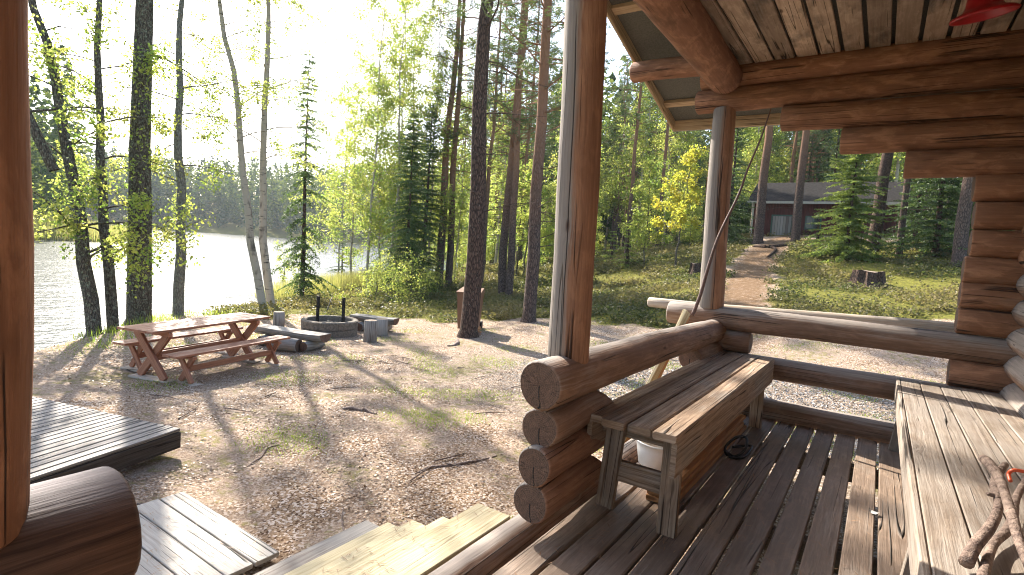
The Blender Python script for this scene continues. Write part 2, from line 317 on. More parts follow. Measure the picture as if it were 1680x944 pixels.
def ext(name, prof, p0, p1, mats, parent=None, up=(0, 0, 1), segs=1, r=(1, 1), jit=0, bend=0, bevel=0, smooth=False, endcut=0, local=False, seed=None):
    """extrude a closed profile from p0 to p1; u of the UV runs along the length, v round the section"""
    rg = np.random.default_rng(seed if seed is not None else random.randrange(10 ** 6))
    p0 = np.array(p0, float); p1 = np.array(p1, float); ax = p1 - p0; L = np.linalg.norm(ax); ax = ax / L
    up = np.array(up, float)
    if abs(ax @ _n(up)) > .95: up = np.array([1., 0, 0])
    sd_ = _n(np.cross(ax, up)); u2 = np.cross(sd_, ax)
    prof = np.array(prof, float); n = len(prof)
    ts = list(np.linspace(0, 1, segs + 1))
    if bevel: ts = [0, bevel / L] + ts[1:-1] + [1 - bevel / L, 1]
    ph = rg.uniform(0, 6.28, 8); V = []; per = np.r_[0, np.cumsum(np.linalg.norm(np.roll(prof, -1, 0) - prof, axis=1))]
    rad = np.linalg.norm(prof, axis=1).mean(); ang = np.arctan2(prof[:, 1], prof[:, 0])
    for k, t in enumerate(ts):
        sc = r[0] + (r[1] - r[0]) * t
        if bevel and k in (0, len(ts) - 1): sc *= 1 - bevel / rad * .8
        wob = 1 + jit * (np.sin(t * L * 2.1 + ph[0] + ang) * .5 + np.sin(t * L * 5.3 + ph[1] + ang * 2) * .3 + np.sin(t * L * 1.1 + ph[2] + 3 * ang) * .3 + .35 * np.sin(t * L * 9 + ph[6] + ang * 2))
        c = p0 + ax * L * t + sd_ * bend * math.sin(t * math.pi + ph[3] * .2) + u2 * bend * .5 * math.sin(t * 5 + ph[4])
        pr = prof * (sc * wob)[:, None] if jit else prof * sc
        sh = endcut * (prof[:, 1] / rad) * .1 if (endcut and k >= len(ts) - 2) else np.zeros(n)
        V.append(c + sd_[None] * pr[:, :1] + u2[None] * pr[:, 1:] - ax[None] * sh[:, None])
    V = np.vstack(V); F = []; UV = []; fm = []; sm = []; u0 = rg.uniform(0, 5); m = len(ts)
    for k in range(m - 1):
        ua, ub = u0 + ts[k] * L, u0 + ts[k + 1] * L
        for j in range(n):
            j2 = (j + 1) % n; F.append((k * n + j, k * n + j2, (k + 1) * n + j2, (k + 1) * n + j))
            UV += [(ua, per[j]), (ua, per[j + 1]), (ub, per[j + 1]), (ub, per[j])]; fm.append(0); sm.append(smooth)
    F.append(tuple(range(n - 1, -1, -1))); UV += [tuple(prof[i]) for i in range(n - 1, -1, -1)]
    F.append(tuple((m - 1) * n + i for i in range(n))); UV += [tuple(prof[i]) for i in range(n)]
    mats = mats if isinstance(mats, (list, tuple)) else [mats]
    fm += [len(mats) - 1] * 2; sm += [False] * 2
    return mesh_obj(name, V, F, mats, parent, UV, fm, sm, world=not local)
def circ(r, n=22): return [(r * math.cos(2 * math.pi * i / n), r * math.sin(2 * math.pi * i / n)) for i in range(n)]
def rect(w_, h_, b=.004):
    a, c = w_ / 2, h_ / 2; return [(a, -c + b), (a, c - b), (a - b, c), (-a + b, c), (-a, c - b), (-a, -c + b), (-a + b, -c), (a - b, -c)]
def log(name, p0, p1, r0, r1=None, mat='stain', parent=None, jit=.042, bend=.014, end='end', **kw):
    L = np.linalg.norm(np.array(p1, float) - np.array(p0, float)); r1 = r1 or r0
    mats = [M[mat]] + ([M[end]] if end else [])
    return ext(name, circ(r0), p0, p1, mats, parent, segs=max(2, int(L / .18)), r=(1, r1 / r0), jit=jit, bend=bend, bevel=.012, smooth=True, **kw)
def board(name, p0, p1, w_, t_, mat='deck', parent=None, up=(0, 0, 1), b=.004, jit=0.0, **kw):
    L = np.linalg.norm(np.array(p1, float) - np.array(p0, float))
    return ext(name, rect(w_, t_, b), p0, p1, [M[mat]] if isinstance(mat, str) else mat, parent, up=up, segs=max(1, int(L / .25)) if jit else 1, jit=jit, bevel=b * .8 if b > .001 else 0, **kw)

def tubes(paths, sides=6, force=False):
    """paths: list of (pts (k,3), radii (k,)) -> V, F"""
    V = []; F = []; o = 0
    for P, rr in paths:
        P = np.asarray(P, float); k = len(P); T = np.gradient(P, axis=0); T /= np.linalg.norm(T, axis=1)[:, None] + 1e-9
        a = np.array([1., .13, .07]); A = np.cross(T, a); A /= np.linalg.norm(A, axis=1)[:, None] + 1e-9; B = np.cross(T, A)
        sd2 = sides if (force or rr[0] > .03) else (4 if rr[0] > .012 else 3)
        th = np.arange(sd2) * 2 * math.pi / sd2
        ring = P[:, None, :] + np.asarray(rr)[:, None, None] * (A[:, None, :] * np.cos(th)[None, :, None] + B[:, None, :] * np.sin(th)[None, :, None])
        V.append(ring.reshape(-1, 3))
        for i in range(k - 1):
            for j in range(sd2):
                j2 = (j + 1) % sd2; F.append((o + i * sd2 + j, o + i * sd2 + j2, o + (i + 1) * sd2 + j2, o + (i + 1) * sd2 + j))
        F.append(tuple(o + (k - 1) * sd2 + j for j in range(sd2))); o += k * sd2
    return np.vstack(V), F
def quads(name, C, A, B, mat, tint=None, diamond=True):
    """fast mesh of loose quads: centre C, half axes A and B"""
    C = np.asarray(C, float); n = len(C)
    if diamond: V = np.stack([C - A, C - A * .15 + B, C + A, C - A * .15 - B], 1).reshape(-1, 3)
    else: V = np.stack([C - A - B, C + A - B, C + A + B, C - A + B], 1).reshape(-1, 3)
    me = bpy.data.meshes.new(name); me.vertices.add(4 * n); me.vertices.foreach_set('co', V.ravel())
    me.loops.add(4 * n); me.loops.foreach_set('vertex_index', np.arange(4 * n, dtype=np.int32))
    me.polygons.add(n); me.polygons.foreach_set('loop_start', np.arange(0, 4 * n, 4, dtype=np.int32))
    at = me.attributes.new('tint', 'FLOAT', 'POINT'); t = rng.random(n) if tint is None else tint
    at.data.foreach_set('value', np.repeat(t, 4)); me.materials.append(mat); me.update(calc_edges=True); return me
def rdir(n):
    v = rng.normal(size=(n, 3)); return v / np.linalg.norm(v, axis=1)[:, None]
def rleaf(C, size, mat, name, tint=None, flat=.0, asp=.62):
    n = len(C); a = rdir(n); a[:, 2] *= (1 - flat); a /= np.linalg.norm(a, axis=1)[:, None]
    b = np.cross(a, rdir(n) * (1 - flat) + np.array([0, 0, flat])); b /= np.linalg.norm(b, axis=1)[:, None] + 1e-9
    s_ = size * rng.uniform(.6, 1.25, (n, 1)); return quads(name, C, a * s_, b * s_ * asp, mat, tint)

# ------------------------------------------------------------------ trees (meshes are local to the tree's foot)
def curve(p, d, L, n, droop, wig):
    P = [np.array(p, float)]; d = np.array(d, float)
    for i in range(n):
        d = d + np.array([0, 0, droop]) / n + rng.normal(size=3) * wig; d /= np.linalg.norm(d); P.append(P[-1] + d * L / n)
    return np.array(P)
def trunk_mesh(paths, mat, sides=10):
    V, F = tubes(paths, sides); me = bpy.data.meshes.new('trunk'); me.from_pydata(V.tolist(), [], F); me.materials.append(mat)
    me.polygons.foreach_set('use_smooth', [True] * len(F)); me.update(); return me
def trunk_path(H, r0, wig=.04, n=14, path=None, rtop=.15):
    if path is None:
        t = np.linspace(0, 1, n); x = np.cumsum(rng.normal(size=n)) * wig; y = np.cumsum(rng.normal(size=n)) * wig; x -= x[0]; y -= y[0]
        P = np.c_[x, y, t * H]
    else:
        P = np.array(path, float); n = len(P); t = np.linspace(0, 1, n)
    rr = r0 * (1 - (1 - rtop) * t); rr[0] *= 1.25
    P = np.vstack([P[0] - [0, 0, .3], P[0] + (P[1] - P[0]) * .0, P[0] + (P[1] - P[0]) * .12, P[1:]]); rr = np.r_[rr[0] * 1.25, rr[0] * 1.05, r0 * .98, rr[1:]]
    return P, rr
def along(P, t):
    i = t * (len(P) - 1); k = min(int(i), len(P) - 2); return P[k] + (P[k + 1] - P[k]) * (i - k)
def pine(H=21, r0=.17, live=.36, dead=26, limbs=42, tuft=13, seed=0, blade=.13, mat='pinebark', reach=2.6, path=None):
    P, rr = trunk_path(H, r0, .05, 12, path); paths = [(P, rr)]; T = []
    for i in range(dead):
        z = rng.uniform(.09, live + .12); p = along(P[2:], z); a = rng.uniform(0, 6.28); L = rng.uniform(.5, 1.9)
        q = curve(p, (math.cos(a), math.sin(a), rng.uniform(-.15, .35)), L, 5, rng.uniform(-.3, .3), .09); paths.append((q, np.linspace(.016, .004, 6)))
        for k in range(2):
            s0 = q[rng.integers(2, 5)]; paths.append((curve(s0, q[-1] - q[0] + rng.normal(size=3) * .6, L * .35, 3, 0, .12), np.linspace(.006, .003, 4)))
    for i in range(limbs):
        z = live + (1 - live) * (i / limbs) ** 1.0; p = along(P[2:], min(z, .99)); a = i * 2.4 + rng.normal() * .4
        L = reach * (1 - .7 * max(0, (z - live) / (1 - live))) * rng.uniform(.55, 1.15)
        q = curve(p, (math.cos(a), math.sin(a), rng.uniform(-.1, .45)), L, 6, .35, .09); paths.append((q, np.linspace(.03, .007, 7)))
        for k in range(tuft):
            s0 = along(q, rng.uniform(.35, 1)); e = s0 + rng.normal(size=3) * .22 * np.array([1, 1, .6]) + [0, 0, .05]
            paths.append((np.array([s0, (s0 + e) / 2 + [0, 0, -.02], e]), np.array([.005, .004, .003]))); T.append(e)
    T = np.array(T); nb = 15; C = np.repeat(T, nb, 0); d = rdir(len(C)); d[:, 2] = np.abs(d[:, 2]) * .8 - .1
    C = C + rng.normal(size=C.shape) * .06
    b = np.cross(d, rdir(len(C))); b /= np.linalg.norm(b, axis=1)[:, None]
    crown = quads('crown', C + d * blade * .5, d * blade * rng.uniform(.5, 1, (len(C), 1)), b * blade * .075, M['needle'])
    return trunk_mesh(paths, M[mat]), crown
def spruce(H=8, R=1.9, r0=.09, z0=.25, dens=1.0, mat='spruce', step=.24, tw=.17, sparse=0, droop=0):
    P, rr = trunk_path(H, r0, .012, 12, rtop=.08); paths = [(P, rr)]; C = []; A = []; z = z0
    while z < H * .99:
        f = 1 - z / H; n = int(rng.integers(5, 8))
        for k in range(n):
            if rng.random() < sparse: continue
            a = rng.uniform(0, 6.28); L = R * (f ** .75) * rng.uniform(.55, 1.1) + .1; p = along(P[2:], z / H)
            m_ = 7; q = curve(p, (math.cos(a), math.sin(a), .15 - .35 * f), L, m_, (-.15 if f > .35 else .3) - droop, .05 + droop * .06)
            paths.append((q, np.linspace(.004 + .012 * f, .002, m_ + 1)))
            dl = (q[-1] - q[0]); dl /= np.linalg.norm(dl); sd3 = np.cross(dl, [0, 0, 1]); sd3 /= np.linalg.norm(sd3) + 1e-9
            nt_ = max(3, int(L / .055 * dens)); 
            for j in range(nt_):
                t = (j + rng.random()) / nt_; c = along(q, min(t * .98 + .02, .999)); s_ = 1 if j % 2 else -1
                tl = tw * (1.1 - .6 * t) * rng.uniform(.7, 1.3) * (1 + L * .25); d = dl * .65 + sd3 * s_ * rng.uniform(.5, 1) + np.array([0, 0, rng.uniform(-.5, .05)]); d /= np.linalg.norm(d)
                nn = 4
                for e in range(nn):
                    cc = c + d * tl * (e + .5) / nn * 1.0; w_ = d * .4 + rng.normal(size=3) * .55; w_ /= np.linalg.norm(w_)
                    C.append(cc); A.append(w_ * tl * .27)
        z += step * rng.uniform(.8, 1.2) * (1.1 if f > .3 else .7)
    C = np.array(C); A = np.array(A); B = np.cross(A, rdir(len(A))); B /= np.linalg.norm(B, axis=1)[:, None]; B *= np.linalg.norm(A, axis=1)[:, None] * .34
    return trunk_mesh(paths, M['darkbark']), quads('crown', C, A, B, M[mat])
def broad(H=13, r0=.09, cs=.3, spread=2.2, limbs=26, leaves=9000, leaf=.045, lmat='leaf', bmat='birchbark', path=None, up=.8, cl=.17, wig=.05, droop=-.5, sway=.12, zmax=None, forks=None, sub=6, hi=None):
    P, rr = trunk_path(H, r0, wig, 14, path); paths = [(P, rr)]; tw = []
    Z = P[-1][2]
    for fk in (forks or []): paths.append(fk)
    for i in range(limbs):
        t = cs + (1 - cs) * (i + rng.random()) / limbs; src = P[2:]
        if forks and rng.random() < .35: src = forks[rng.integers(len(forks))][0]
        p = along(src, min(t, .99)); a = i * 2.4 + rng.normal() * .5
        L = spread * (1.05 - .65 * (t - cs) / (1 - cs)) * rng.uniform(.5, 1.15)
        q = curve(p, (math.cos(a), math.sin(a), up * rng.uniform(.4, 1.3)), L, 7, droop, sway); rb = max(.008, r0 * .22 * (1.1 - t)); paths.append((q, np.linspace(rb, .004, 8)))
        for k in range(sub):
            s0 = along(q, rng.uniform(.2, .98)); d = (q[-1] - q[0]) / L + rng.normal(size=3) * .75
            q2 = curve(s0, d, L * rng.uniform(.2, .5), 4, droop, .16); paths.append((q2, np.linspace(.006, .0025, 5))); tw.append((q2, L))
    wts = np.array([l * (hi[1] if hi and q2_[0][2] > hi[0] else 1) for q2_, l in tw]); wts /= wts.sum(); idx = rng.choice(len(tw), leaves, p=wts); tt = rng.uniform(.05, 1, leaves) * 3.999
    Q = np.array([q for q, _ in tw]); k = tt.astype(int); f = (tt - k)[:, None]; C = Q[idx, k] * (1 - f) + Q[idx, k + 1] * f
    C = C + rng.normal(size=C.shape) * cl * .5 - np.array([0, 0, .04])
    hue = np.clip(rng.normal(.45, .25, len(tw))[idx] + rng.normal(0, .15, leaves), 0, 1)
    return trunk_mesh(paths, M[bmat]), rleaf(C, leaf, M[lmat], 'crown', hue)

def place(kind, meshes, loc, label, cat='tree', group=None, rz=0, sc=1.0):
    e = thing(kind, label, cat, loc, rz, group); e.scale = (sc, sc, sc) if not isinstance(sc, tuple) else sc
    for nm, me in zip(('trunk', 'crown'), meshes):
        if me is None: continue
        c = bpy.data.objects.new(nm, me); COL.objects.link(c); c.parent = e
    return e

# ================================================================== SETTING
PATHPTS = [hit(*p)[:2] for p in ((1180, 560), (1200, 520), (1215, 480), (1235, 440), (1255, 412), (1275, 397), (1300, 388))]
def cap(x, y, a, b):
    a = np.array(a); ab = np.array(b) - a; t = np.clip(((x - a[0]) * ab[0] + (y - a[1]) * ab[1]) / (ab @ ab), 0, 1)
    return np.hypot(x - a[0] - t * ab[0], y - a[1] - t * ab[1])
def green(x, y):
    """0 on trodden litter, 1 on moss and shrubs"""
    d = np.minimum(cap(x, y, (-3, -3), (-6, 5)) - 4.6, cap(x, y, (-6, 5), (-9, 8.2)) - 3.4)
    d = np.minimum(d, cap(x, y, (-7, 10), (3, 10)) - 3.3); d = np.minimum(d, cap(x, y, (-9.5, 3), (-12, 6)) - 1.5)
    d = np.minimum(d, cap(x, y, (-2, 12), (2, 14)) - 2.0)
    d = np.minimum(d, cap(x, y, (-2, 0), (4, 7)) - 4)
    for a, b in zip(PATHPTS[:-1], PATHPTS[1:]): d = np.minimum(d, (cap(x, y, a, b) - .75))
    d = np.minimum(d, cap(x, y, (-7, 34), (1, 34)) - 1.2)
    d = d + .5 * np.sin(x * 1.9 + np.sin(y * 1.3) * 2) * np.sin(y * 1.6 + x * .5) + .25 * np.sin(x * 5.1) * np.sin(y * 4.3)
    t = np.clip(d / .9 + .3, 0, 1); return t * t * (3 - 2 * t)
N = 400; u = np.linspace(-1, 1, N); sx = 700 * np.sinh(6.3 * u) / math.sinh(6.3)
GX, GY = np.meshgrid(sx - 5, sx + 7); GZ = tz(GX, GY)
V = np.c_[GX.ravel(), GY.ravel(), GZ.ravel()]
I = np.arange(N * N).reshape(N, N); F = np.stack([I[:-1, :-1], I[:-1, 1:], I[1:, 1:], I[1:, :-1]], -1).reshape(-1, 4)
me = bpy.data.meshes.new('ground'); me.vertices.add(N * N); me.vertices.foreach_set('co', V.ravel()); me.loops.add(F.size); me.loops.foreach_set('vertex_index', F.ravel().astype(np.int32))
me.polygons.add(len(F)); me.polygons.foreach_set('loop_start', np.arange(0, F.size, 4, dtype=np.int32)); me.polygons.foreach_set('use_smooth', np.ones(len(F), bool))
ga = me.attributes.new('green', 'FLOAT', 'POINT'); ga.data.foreach_set('value', green(V[:, 0], V[:, 1])); me.update(calc_edges=True)
pd = np.full(len(V), 9.)
for a, b in zip(PATHPTS[:-1], PATHPTS[1:]): pd = np.minimum(pd, cap(V[:, 0], V[:, 1], a, b))
gp = me.attributes.new('path', 'FLOAT', 'POINT'); gp.data.foreach_set('value', np.clip(1.5 - pd, 0, 1))
gv = me.attributes.new('gravel', 'FLOAT', 'POINT'); gv.data.foreach_set('value', np.clip(1.6 - cap(V[:, 0], V[:, 1], (-4, 8.3), (4, 8.3)) / 2.2, 0, 1))
s = NT('forest_floor'); tc = s.n('TexCoord').outputs['Object']
g = s.n('Attribute', attribute_name='green').outputs['Fac']; pa = s.n('Attribute', attribute_name='path').outputs['Fac']; gr = s.n('Attribute', attribute_name='gravel').outputs['Fac']
n1 = s.noise(tc, 1.1, 6, .6); n2 = s.noise(tc, 42, 5, .75); n3 = s.noise(tc, 9, 5, .7); v = s.voro(tc, 60, 'F1', 'Color'); vs = s.n('SeparateColor'); s.l(v, vs.inputs[0])
lit = s.mix(s.ramp(n2, .36, .64), (.125, .08, .05), (.48, .36, .26)); lit = s.mix(s.ramp(vs.outputs[0], .66, .8), lit, (.60, .52, .45)); lit = s.mix(s.ramp(vs.outputs[1], .80, .88), lit, (.10, .06, .04))
lit = s.mix(s.ramp(n1, .42, .62), lit, s.mix(s.ramp(n2, .3, .7), (.19, .135, .10), (.54, .44, .36)))
pv = s.n('TexVoronoi'); s.l(tc, pv.inputs['Vector']); pv.inputs['Scale'].default_value = 38; pc = s.n('SeparateColor'); s.l(pv.outputs['Color'], pc.inputs[0])
grv = s.mix(s.ramp(pv.outputs['Distance'], .25, .55), s.mix(pc.outputs[0], (.25, .23, .21), (.62, .59, .56)), (.10, .085, .07))
lit = s.mix(s.math('MULTIPLY', gr, s.ramp(n3, .35, .6)), lit, grv)
moss = s.mix(s.ramp(n3, .35, .65), (.065, .075, .02), (.20, .205, .05)); moss = s.mix(s.ramp(n2, .45, .7), moss, (.20, .14, .08))
soil = s.mix(s.ramp(n2, .35, .65), (.075, .047, .03), (.26, .175, .11))
gm = s.math('MAXIMUM', s.ramp(s.math('ADD', g, s.math('MULTIPLY', s.math('SUBTRACT', n3, .5), 1.6)), .35, .75), s.math('MULTIPLY', s.ramp(s.math('ADD', s.math('MULTIPLY', n1, .5), s.math('MULTIPLY', n3, .5)), .535, .60), .6))
col = s.mix(gm, lit, moss); col = s.mix(s.ramp(s.math('ADD', pa, s.math('MULTIPLY', s.math('SUBTRACT', n3, .5), 2.2)), .45, 1.0), col, soil)
hs = s.n('HueSaturation'); hs.inputs['Saturation'].default_value = 1.15; hs.inputs['Value'].default_value = 1.0; s.l(col, hs.inputs['Color']); s.l(hs.outputs[0], s.b.inputs['Base Color']); s.b.inputs['Roughness'].default_value = 1; s.b.inputs['Specular IOR Level'].default_value = .1
s.l(s.bump(s.math('ADD', s.math('ADD', n2, s.math('MULTIPLY', n3, .8)), s.math('MULTIPLY', vs.outputs[2], .3)), 1.0, .025), s.b.inputs['Normal'])
me.materials.append(s.m); o = bpy.data.objects.new('ground', me); COL.objects.link(o); o['kind'] = 'structure'

s = NT('lake_water'); tc = s.n('TexCoord').outputs['Object']
s.b.inputs['Base Color'].default_value = (.02, .03, .03, 1); s.b.inputs['Roughness'].default_value = .18; s.b.inputs['IOR'].default_value = 1.333; s.b.inputs['Specular IOR Level'].default_value = .5
wv = s.math('ADD', s.noise(s.map(tc, (1, 1, 1)), 2.2, 4, .6), s.math('MULTIPLY', s.noise(tc, .35, 3), 1.4)); s.l(s.bump(wv, .8, .09), s.b.inputs['Normal'])
o = mesh_obj('lake_water', [(-420, -320, -1.15), (-11.9, -320, -1.15), (-11.9, 220, -1.15), (-420, 220, -1.15)], [(0, 1, 2, 3)], s.m); o['kind'] = 'structure'

# far wood, one mass round the lake and behind the hill
def far_forest():
    pts = []
    tries = rng.uniform((-420, -150), (260, 330), (26000, 2)); x, y = tries.T
    ld = lake_dist(x, y); d = np.hypot(x, y); band = (ld > 2) & (ld < 75) & (d > 62)
    land = (ld > 2) & (d > 62) & (d < 125) & (y > 10)
    rel = np.arctan2(x, y); vis = (rel > R_(-86)) & (rel < R_(16)) | (d < 120) & (x < 0)
    k = (band | land) & vis; x, y, d = x[k], y[k], d[k]; 
    sel = rng.permutation(len(x))[:2300]; x, y, d = x[sel], y[sel], d[sel]; z = tz(x, y); H = rng.uniform(12, 25, len(x)) * np.where(d > 140, 1.15, 1); con = rng.random(len(x)) < .62
    C = []; A = []; B = []; T = []
    for i in range(len(x)):
        n = int(np.clip(24000 / d[i], 120, 330)); t = rng.random(n)
        if con[i]: h = .08 + .92 * t; rad = (1 - h) ** .8 * H[i] * .15 + .12
        else: h = .18 + .82 * t; rad = np.sqrt(np.clip(1 - ((h - .6) / .42) ** 2, .02, 1)) * H[i] * .2
        a = rng.uniform(0, 6.28, n); rr_ = rad * np.sqrt(rng.uniform(.25, 1, n)) * (1 + .3 * np.sin(h * 37 + a * 2))
        c = np.c_[x[i] + rr_ * np.cos(a), y[i] + rr_ * np.sin(a), z[i] + h * H[i]]
        s_ = (.42 if con[i] else .36) * (1 + d[i] / 260); dd = np.c_[np.cos(a), np.sin(a), np.full(n, -.45)] + rng.normal(size=(n, 3)) * .45; dd /= np.linalg.norm(dd, axis=1)[:, None]
        b = np.cross(dd, rdir(n)); b /= np.linalg.norm(b, axis=1)[:, None]; sz = s_ * rng.uniform(.5, 1.2, (n, 1))
        C.append(c); A.append(dd * sz); B.append(b * sz * .5); T.append(np.clip((0 if con[i] else .55) + rng.normal(.15, .12) + rng.normal(0, .1, n), 0, 1))
    me = quads('far_forest', np.vstack(C), np.vstack(A), np.vstack(B), M['farleaf'], np.concatenate(T))
    o = bpy.data.objects.new('far_forest', me); COL.objects.link(o); o['kind'] = 'stuff'; tag(o, 'mixed spruce and birch wood on the far shore of the lake', 'forest')
far_forest()

# ================================================================== CABIN PORCH
cab = thing('log_cabin', 'red-brown log cabin porch with posts, railing logs and board ceiling around the viewer', 'cabin', (-.2, 3, 0))
XF, YB = -1.39, 5.9
# deck
gx = [.116 + .163 * k for k in range(5)]; gx = [.116 - .163 * k for k in range(9, 0, -1)] + gx
for i, (a, b_) in enumerate(zip(gx[:-1], gx[1:])):
    gap = rng.uniform(.014, .022)
    board('deck_board', ((a + b_) / 2, -1.6, -.02 + rng.uniform(-.002, .002)), ((a + b_) / 2 + rng.uniform(-.003, .003), 5.80, -.02), b_ - a - gap, .04, 'deck', cab, b=.006, jit=.012)
for y in (-1.4, .2, 1.9, 3.5, 5.1): board('deck_joist', (-1.5, y, -.115), (1.1, y, -.115), .06, .14, 'bench2', cab)
# sill
log('sill_log', (-1.475, -1.6, -.04), (-1.475, 6.1, -.06), .105, .1, 'rail', cab, bend=.012)
for y in (2.9, 5.85): board('footing_stone', (-1.475, y, -.75), (-1.475, y, -.15), .3, .3, M['stone'], cab, b=.03)
# front rail and log stack by the entrance
log('railing_log', (XF, 2.35, .81), (XF + .02, 6.06, .79), .128, .118, 'rail', cab, bend=.012)
for z, r_, y1 in ((.585, .11, 3.02), (.395, .104, 3.0), (.19, .108, 2.98)):
    log('stub_log', (XF + rng.uniform(-.02, .02), 2.36 + rng.uniform(-.03, .03), z), (XF, y1 + .12, z), r_, r_ * 1.02, 'stain_w' if z < .5 else 'rail', cab, endcut=1.5, jit=.07)
log('stub_log', (XF, 5.05, .585), (XF, 6.1, .585), .11, .11, 'rail', cab); log('stub_log', (XF, 5.35, .36), (XF, 6.1, .36), .108, .108, 'rail', cab); log('stub_log', (XF, 5.35, .14), (XF, 6.1, .14), .105, .108, 'rail', cab)
# left rail of the entrance
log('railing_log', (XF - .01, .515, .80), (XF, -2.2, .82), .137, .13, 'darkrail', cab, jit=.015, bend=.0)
for z in (.57, .36, .15): log('stub_log', (XF, -.25, z), (XF, -1.2, z), .108, .11, 'rail', cab)
# posts
log('post', (XF, 2.665, .88), (XF - .01, 2.56, 3.12), .114, .108, 'stain_w', cab, bend=.01)
log('post', (-1.45, 5.9, 1.0), (-1.505, 5.9, 3.06), .124, .112, 'stain_w', cab, bend=.01)
log('post', (XF - .0, .221, .88), (XF - .02, .222, 3.12), .125, .120, 'stain', cab, bend=.01)
# back gable wall (runs along X)
Y = YB
log('railing_log', (-1.88, Y, .915), (1.15, Y, .925), .120, .112, 'rail', cab, bend=.008)
log('railing_log', (-1.3, Y, .48), (1.15, Y, .48), .108, .105, 'rail', cab, bend=.01)
log('railing_log', (-1.5, Y, .072), (1.15, Y, .072), .108, .108, 'rail', cab)
log('stub_log', (-1.6, Y, .70), (-1.03, Y, .70), .107, .107, 'rail', cab)
for z, x0 in ((3.37, -1.75), (3.145, -1.78), (2.915, -.95), (2.68, -.435), (2.45, .065), (2.245, .55), (2.02, .575), (1.787, .575), (1.568, .55), (1.36, .55), (1.148, .55), (.70, .54), (.27, .54)):
    big = z > 2.4
    log('wall_log', (x0, Y, z), (1.3, Y + rng.uniform(-.005, .005), z + (.02 if z > 3 else 0)), .119 if big else .115, .12 if big else .115, 'stain' if big else 'walllog', cab, bend=.006, jit=.022)
# right wall (runs along Y)
for k in range(16):
    z = .145 + .222 * k
    log('side_wall_log', (1.0, 6.15, z), (1.0, -1.6, z), .118, .116, 'rail' if z < 1.6 else 'walllog', cab, bend=.01)  # lower logs: sunlit paleness put in with the grey-sided rail wood
# ceiling boards, beams and roof
cx = [-.87 + .188 * k for k in range(-3, 11)]
for a, b_ in zip(cx[:-1], cx[1:]):
    gap = rng.uniform(.014, .036)
    board('ceiling_board', ((a + b_) / 2, -1.6, 3.475 + rng.uniform(-.003, .003)), ((a + b_) / 2, 6.0, 3.475), b_ - a - gap, .028, 'ceil', cab, b=.004, jit=.01)
o = mesh_obj('ceiling_underlay', [(-1.45, -1.6, 3.52), (1.2, -1.6, 3.52), (1.2, 6.0, 3.52), (-1.45, 6.0, 3.52), (-1.45, -1.6, 3.53), (1.2, -1.6, 3.53), (1.2, 6.0, 3.53), (-1.45, 6.0, 3.53)],
             [(3, 2, 1, 0), (4, 5, 6, 7), (0, 1, 5, 4), (1, 2, 6, 5), (2, 3, 7, 6), (3, 0, 4, 7)], M['felt'], cab)
log('beam', (-1.36, -1.8, 3.27), (-1.475, 5.74, 3.325), .17, .165, 'stain', cab, bend=.01)
XR, SL = -2.45, -.291
def rz(y): return 3.17 + SL * (y - 7.15)            # underside of the bargeboard
def roofplane(name, x0, x1, y0, y1, dz, th, mat):
    V = [(x, y, rz(y) + dz + t) for t in (0, th) for (x, y) in ((x0, y0), (x1, y0), (x1, y1), (x0, y1))]
    return mesh_obj(name, V, [(3, 2, 1, 0), (4, 5, 6, 7), (0, 1, 5, 4), (1, 2, 6, 5), (2, 3, 7, 6), (3, 0, 4, 7)], mat, cab)
roofplane('roof_sheet', XR - .03, 3.0, 1.2, 7.19, .125, .03, M['felt'])
def rz2(y): return rz(1.2) - .291 * (1.2 - y)
V = [(x, y, (rz(1.2) if y > 0 else rz(1.2) - .291 * 4.2) + .125 + t) for t in (0, .03) for (x, y) in ((XR - .03, -3), (3.0, -3), (3.0, 1.2), (XR - .03, 1.2))]
mesh_obj('roof_sheet', V, [(3, 2, 1, 0), (4, 5, 6, 7), (0, 1, 5, 4), (1, 2, 6, 5), (2, 3, 7, 6), (3, 0, 4, 7)], M['felt'], cab)
board('bargeboard', (XR, 1.25, rz(1.25) + .06), (XR, 7.15, rz(7.15) + .06), .03, .125, 'batten', cab)
board('bargeboard', (XR, -2.9, rz2(-2.9) + .06), (XR, 1.2, rz2(1.2) + .06), .03, .125, 'batten', cab)
board('eave_board', (XR, 7.165, rz(7.15) + .055), (3.0, 7.165, rz(7.15) + .055), .03, .13, 'batten', cab)
board('eave_trim', (XR - .02, 7.20, rz(7.15) + .002), (3.0, 7.20, rz(7.15) + .002), .06, .018, 'platform', cab)
for y in (6.72, 5.98, 5.05, 4.35, 3.65, 2.95, 2.2):
    board('roof_batten', (XR + .02, y, rz(y) + .098), (-1.2 if y < 6.1 else 3.0, y, rz(y) + .098), .10, .045, 'batten', cab, up=(0, -SL, 1))
for x in (-.55, .9): board('rafter_end', (x, 6.05, rz(6.05) + .05), (x, 7.14, rz(7.14) + .05), .06, .09, 'batten', cab, up=(0, 1, .3))
log('purlin', (XR + .02, 5.66, 3.45), (-1.40, 5.66, 3.45), .105, .105, 'stain', cab); log('purlin', (XR + .02, 3.9, 3.93), (1.2, 3.9, 3.93), .105, .105, 'stain', cab)
